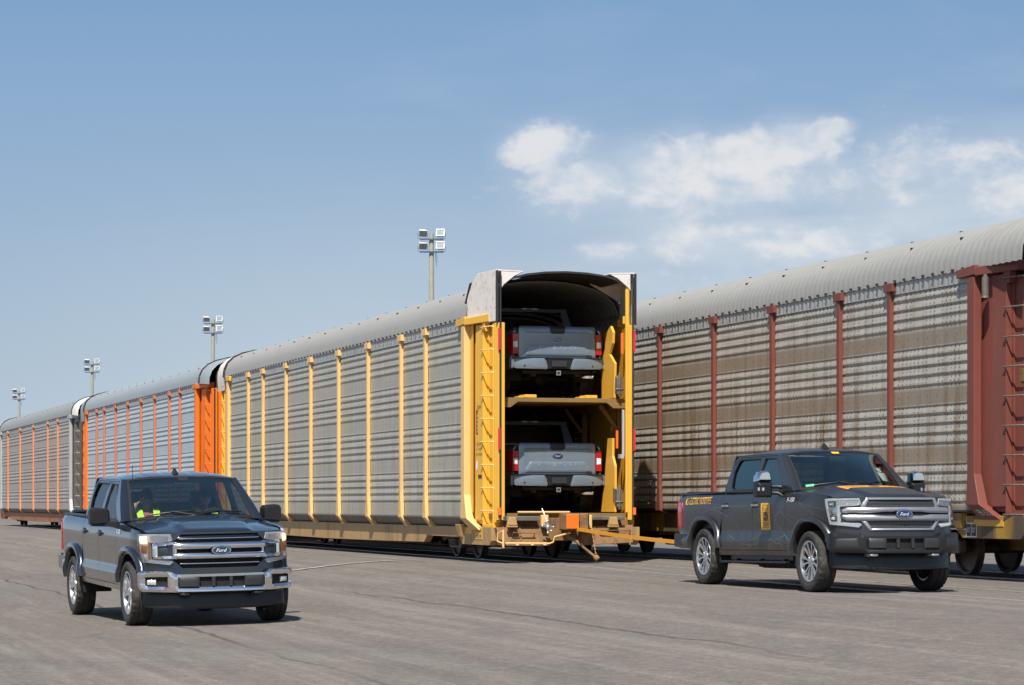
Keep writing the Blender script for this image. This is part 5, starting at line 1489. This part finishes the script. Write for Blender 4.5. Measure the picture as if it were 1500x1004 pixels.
# ---- people in the left truck
def put_person(spec, lx, ly, lz, label):
    p = person(spec)
    p.matrix_world = Matrix.Translation(tl.location) @ tl.rotation_euler.to_matrix().to_4x4() @ Matrix.Translation((lx, ly, lz))
    tag(p, label, "person", "people riding in the slate grey pickup")
drv = {1: ((-.05,.20,.47),(.16,.27,.28),(.42,.13,.40),(.50,.08,.44)), -1: ((-.05,-.20,.47),(.17,-.26,.28),(.41,-.13,.38),(.49,-.08,.42))}
put_person(('skin', 'shirt_a', True, drv), -1.56, .40, .90, "person in cap and yellow safety vest driving, both hands on the steering wheel")
pas = {1: ((-.05,.20,.47),(.06,.26,.20),(.26,.16,.10),(.34,.12,.09)), -1: ((-.05,-.20,.47),(.12,-.30,.30),(.10,-.20,.56),(.085,-.155,.64))}
put_person(('skin_b', 'shirt_b', True, pas), -1.50, -.40, .90, "person in yellow safety vest in the passenger seat, one hand raised to the cheek")

# ---- tow strap between the coupler and the prototype
cx, cy = UV(1.65, VN-.80)
fx, fy = math.sin(.322), -math.cos(.322)
pe = Vector((4.90-fx*4.95, 36.75-fy*4.95, .50)); ps = Vector((cx, cy, .66))
m = MB(); n = 24; d = (pe-ps); sdir = Vector((0,0,1))
pts = [ps+d*i/n+Vector((0,0,-.035*math.sin(math.pi*i/n))) for i in range(n+1)]
for p, q in zip(pts, pts[1:]): m.bar(p, q, .012, .065)
st = m.build('tow_strap', M['strap'], None); tag(st, "taut orange strap running from the rail car coupler to the dark matte pickup", "tow strap")

# ---- masts
for px, Yd, h, lab in ((632, 190, 19.9, "tallest wooden floodlight mast, rising behind the yellow-posted rail car"), (312, 255, 18.3, "wooden floodlight mast behind the joint of the orange and yellow rail cars"), (135, 325, 18.0, "floodlight mast behind the far end of the blue-grey rail car"), (28, 400, 17.6, "smallest and farthest floodlight mast, above the taupe rail car")):
    t = make_mast(h); t.location = ((px-750)/4000*Yd, Yd, 0); t.rotation_euler = (0, 0, R(4)); tag(t, lab, "floodlight mast", "floodlight masts behind the trains")

# ------------------------------------------------------------------ ground
def mat_asphalt():
    m, nt, p, out = newmat('asphalt')
    co = nt.coord('Object')
    rot = nt.t.nodes.new('ShaderNodeMapping'); rot.inputs['Rotation'].default_value = (0, 0, -ANG); nt.l(co, rot.inputs[0])
    v = rot.outputs[0]
    big = nt.noise(nt.scale(v, (.12, .03, 1)), 1.0, 5, .6)
    streak = nt.noise(nt.scale(v, (1.6, .05, 1)), 1.0, 6, .65, .3)
    streak2 = nt.noise(nt.scale(v, (5.5, .22, 1)), 1.0, 5, .7, .4)
    fine = nt.noise(co, 9, 5, .75); grain = nt.noise(co, 55, 3, .8)
    c = nt.mix(big, (.126, .107, .091), (.170, .146, .124))
    mid = nt.noise(nt.scale(v, (1, .5, 1)), 4.5, 6, .72)
    c = nt.mix(nt.math('MULTIPLY', nt.ramp(mid, .52, .72), .45), c, (.23, .205, .175))
    c = nt.mix(nt.math('MULTIPLY', nt.ramp(mid, .48, .28), .45), c, (.085, .077, .07))
    c = nt.mix(nt.math('MULTIPLY', nt.ramp(streak, .49, .66), .40), c, (.25, .222, .188))
    c = nt.mix(nt.math('MULTIPLY', nt.ramp(streak, .47, .34), .45), c, (.105, .095, .085))
    c = nt.mix(nt.math('MULTIPLY', nt.ramp(streak2, .54, .66), .42), c, (.25, .225, .19))
    c = nt.mix(nt.math('MULTIPLY', nt.ramp(streak2, .46, .33), .30), c, (.10, .09, .08))
    c = nt.mix(nt.math('MULTIPLY', nt.ramp(grain, .55, .85), .30), c, (.33, .30, .26))
    c = nt.mix(nt.math('MULTIPLY', nt.ramp(grain, .45, .2), .35), c, (.08, .072, .064))
    agg = nt.noise(nt.scale(v, (1, .8, 1)), 24, 3, .7)
    c = nt.mix(nt.math('MULTIPLY', nt.ramp(agg, .50, .66), .30), c, (.25, .228, .20))
    c = nt.mix(nt.math('MULTIPLY', nt.ramp(agg, .50, .36), .32), c, (.062, .056, .052))
    ptch = nt.ramp(nt.noise(nt.scale(v, (.25, .10, 1)), 1.0, 5, .7, 1.2), .52, .60)
    c = nt.mix(nt.math('MULTIPLY', ptch, .30), c, (.085, .076, .07))
    peb = nt.noise(co, 8, 4, .7)
    c = nt.mix(nt.math('MULTIPLY', nt.ramp(peb, .52, .68), .38), c, (.25, .23, .205))
    c = nt.mix(nt.math('MULTIPLY', nt.ramp(peb, .48, .32), .38), c, (.075, .068, .062))
    # long dark sealed joints
    wv = nt.sep(v)[0]
    j = nt.math('ABSOLUTE', nt.math('SUBTRACT', nt.math('FRACT', nt.math('ADD', nt.math('DIVIDE', wv, 3.9), nt.math('MULTIPLY', nt.noise(nt.scale(v, (.05, .35, 1)), 1.0, 3), .16))), .5))
    jm = nt.math('MULTIPLY', nt.ramp(j, .014, .004), nt.ramp(nt.noise(nt.scale(v, (.3, .08, 1)), 1.0, 2), .42, .56))
    c = nt.mix(nt.math('MULTIPLY', jm, .8), c, (.055, .05, .045))
    # oil spots
    o = nt.ramp(nt.noise(co, .9, 3, .5), .70, .78)
    c = nt.mix(nt.math('MULTIPLY', o, .35), c, (.07, .065, .06))
    nt.l(c, p.inputs['Base Color']); setp(p, Roughness=.88)
    nt.l(nt.bump(nt.math('ADD', grain, fine), .35, .012), p.inputs['Normal'])
    return m
us = [-3000,-800,-200,-60,-30]+[-22+.5*i for i in range(60)]+[10,14,20,40,120,600,3000]
vs = [-3000,-500,-100,-60]+[-50+4*i for i in range(45)]+[150,220,400,900,3000]
m = MB()
m.grid(lambda u, v: (*UV(u, v), ground_z(u, v)), us, vs)
g = m.build('ground', mat_asphalt(), None, smooth=60); tag(g, "wide weathered asphalt yard with tyre streaks", "ground", kind='structure')
# rails sunk in the asphalt
for uc in (1.65, 5.95):
    for du in (-.7525, .7525):
        m = MB(); u = uc+du
        for a, b, z, k in ((.036,.085,.004,1),(-.036,.036,.016,0)):
            m.cur = k
            vv = [-48,-12,-10.5,-9,-7.5,-6,-4.5,-3,125]
            for v0, v1 in zip(vv, vv[1:]):
                A = [(*UV(u+q, w_), z+ground_z(u, w_)) for q, w_ in ((a,v0),(b,v0),(b,v1),(a,v1))]
                m.add(A+[(x, y, zz-.03) for x, y, zz in A], [(0,1,2,3),(1,5,6,2),(3,7,4,0)])
        r = m.build('rail', [M['rail_steel'], M['seal_and_shade']], None); tag(r, ("left" if du < 0 else "right")+(" rail of the track under the towed rail cars" if uc < 3 else " rail of the track under the red-brown rail car"), "rail", "rails sunk in the asphalt", 'structure')
# painted line
m = MB()
A = Vector((-4.15, 51.0)); B = Vector((-2.30, 54.8)); d = (B-A).normalized(); nn = Vector((-d.y, d.x))*.11; N = 12
def gz(x, y):
    u = (x-X0)*NX+(y-Y0)*NY; return ground_z(u, (x-X0)*TX+(y-Y0)*TY)+.012
P = []
for i in range(N+1):
    q = A+(B-A)*i/N
    for k in (1, -1): w = q+nn*k; P.append((w.x, w.y, gz(w.x, w.y)))
m.add(P, [(2*i,2*i+1,2*i+3,2*i+2) for i in range(N)])
l = m.build('painted_line', M['paint_white'], None); tag(l, "short worn white line painted on the asphalt beside the left pickup", "painted line", kind='structure')

# ------------------------------------------------------------------ light, sky, camera
EL = R(54); az = Vector((.185, .983)).normalized()
dl = Vector((az.x*math.cos(EL), az.y*math.cos(EL), -math.sin(EL)))
sun = bpy.data.lights.new('sun', 'SUN'); sun.energy = 4.6; sun.angle = R(.53); sun.color = (1.0, .945, .86)
so = link(bpy.data.objects.new('sun', sun)); so.rotation_euler = dl.to_track_quat('-Z', 'Y').to_euler(); so.location = (-20, -60, 80)

w = bpy.data.worlds.new("World"); scene.world = w; w.use_nodes = True
nt = NT(w)
out = nt.n('ShaderNodeOutputWorld'); bg = nt.n('ShaderNodeBackground')
sky = nt.n('ShaderNodeTexSky'); sky.sky_type = 'NISHITA'; sky.sun_disc = False
sky.sun_elevation = EL; sky.sun_rotation = math.atan2(-az.x, -az.y)
sky.air_density = 1.0; sky.dust_density = .6; sky.ozone_density = 1.2
gen = nt.coord('Generated'); X, Y, Z = nt.sep(gen)
px = nt.math('DIVIDE', X, nt.math('MAXIMUM', Y, .05)); pz = nt.math('DIVIDE', Z, nt.math('MAXIMUM', Y, .05))
p2 = nt.comb(px, pz, 0)
# clear blue overhead paling towards the horizon; thin milky veil; a bank of cumulus to the right
blobs = [(.0125,.1300,.020,.010,1.0),(.0300,.1185,.032,.011,.95),(.042,.1165,.030,.010,.85),(.052,.1220,.022,.012,.95),(.066,.1270,.014,.011,.9),(.085,.1260,.020,.012,.95),(.104,.1330,.020,.0105,1.05),(.116,.1370,.012,.006,1.0),(.064,.1150,.050,.009,.82),(.100,.1185,.045,.011,.75),(.020,.1130,.030,.006,.45),(.100,.1150,.050,.010,.5),(.145,.1290,.024,.012,.66),(.172,.1240,.030,.014,.70),(.190,.1190,.03,.012,.66),(.155,.112,.03,.005,.5),(.036,.0930,.012,.005,.72),(.066,.0960,.020,.008,.82),(.095,.0960,.040,.009,.70),(.120,.100,.06,.010,.42),(.150,.142,.04,.008,.30),(.06,.084,.05,.006,.35)]
S = None
for bx, bz, rx, rz, a in blobs:
    dx = nt.math('DIVIDE', nt.math('SUBTRACT', px, bx), rx); dz = nt.math('DIVIDE', nt.math('SUBTRACT', pz, bz), rz)
    # flat base, puffed top
    dz = nt.math('MULTIPLY', dz, nt.math('MULTIPLY_ADD', nt.math('GREATER_THAN', dz, 0), .25, .75))
    q = nt.math('MULTIPLY', nt.math('EXPONENT', nt.math('MULTIPLY', nt.math('ADD', nt.math('MULTIPLY', dx, dx), nt.math('MULTIPLY', dz, dz)), -1.0)), a)
    S = q if S is None else nt.math('MAXIMUM', S, q)
n1 = nt.noise(nt.scale(p2, (1, 1.5, 1)), 40, 9, .55, .25)
n2 = nt.noise(nt.scale(p2, (1, 3.2, 1)), 14, 6, .55, .2)
n1b = nt.noise(nt.scale(p2, (1, 1.5, 1)), 130, 6, .6)
f = nt.math('ADD', S, nt.math('ADD', nt.math('MULTIPLY', nt.math('SUBTRACT', n1, .5), .95), nt.math('MULTIPLY', nt.math('SUBTRACT', n1b, .5), .65)))
cl = nt.math('MAXIMUM', nt.ramp(f, .26, .86), nt.math('MULTIPLY', nt.ramp(S, .08, 1.1), .70))
veil = nt.math('MULTIPLY', nt.ramp(n2, .45, .78), nt.math('MULTIPLY', nt.ramp(px, -.16, .12), .30))
veil = nt.math('MULTIPLY', veil, nt.ramp(pz, .22, .12))
vb = nt.math('MULTIPLY', nt.math('MULTIPLY', nt.ramp(px, -.01, .07), nt.math('MULTIPLY', nt.ramp(pz, .150, .100), nt.ramp(pz, .02, .07))), nt.ramp(n2, .20, .60))
veil = nt.math('ADD', veil, nt.math('MULTIPLY', vb, .85), clamp=True)
low = nt.ramp(pz, .19, .03)
base = sky.outputs[0]
ramp = nt.n('ShaderNodeValToRGB'); el = ramp.color_ramp.elements
nt.l(nt.math('DIVIDE', pz, .2), ramp.inputs[0])
stops = [(0, (4.6,5.6,6.5)), (.26, (3.75,4.8,5.9)), (.55, (2.95,4.25,5.95)), (.78, (2.45,3.85,5.85)), (.95, (1.95,3.4,5.5))]
while len(el) < len(stops): el.new(.5)
for e_, (ps_, c_) in zip(el, stops): e_.position = ps_; e_.color = (c_[0]/8, c_[1]/8, c_[2]/8, 1)
sc8 = nt.mix(1.0, ramp.outputs[0], (8, 8, 8), 'MULTIPLY')
base = nt.mix(nt.math('SUBTRACT', 1, nt.ramp(pz, .2, .9)), base, sc8)
gx = nt.math('DIVIDE', nt.math('ADD', px, .03), .15)
glow = nt.math('MULTIPLY', nt.math('EXPONENT', nt.math('MULTIPLY', nt.math('MULTIPLY', gx, gx), -1.0)), nt.ramp(pz, .15, .02))
base = nt.mix(nt.math('MULTIPLY', glow, .75), base, (5.2, 6.15, 6.9))
base = nt.mix(veil, base, (5.2, 6.05, 6.95))
shade = nt.mix(nt.ramp(n1, .38, .62), (5.4, 6.15, 7.1), (7.7, 7.65, 7.7))
base = nt.mix(nt.math('MULTIPLY', cl, .85), base, shade)
nt.l(base, bg.inputs[0]); bg.inputs[1].default_value = .075
nt.l(bg.outputs[0], out.inputs[0])

cam = bpy.data.cameras.new('camera'); co = link(bpy.data.objects.new('camera', cam))
co.location = (0, 0, CAM_Z); co.rotation_euler = (R(90), 0, 0)
cam.sensor_fit = 'HORIZONTAL'; cam.sensor_width = 36; cam.lens = 96.0
cam.shift_y = (737-502)/1500; cam.clip_start = .5; cam.clip_end = 9000
scene.camera = co
scene.view_settings.view_transform = 'Standard'; scene.view_settings.look = 'None'
scene.view_settings.exposure = .5; scene.view_settings.gamma = 1
scene.cycles.sample_clamp_indirect = 5; scene.cycles.caustics_reflective = False; scene.cycles.caustics_refractive = False; scene.cycles.max_bounces = 8; scene.cycles.transparent_max_bounces = 24
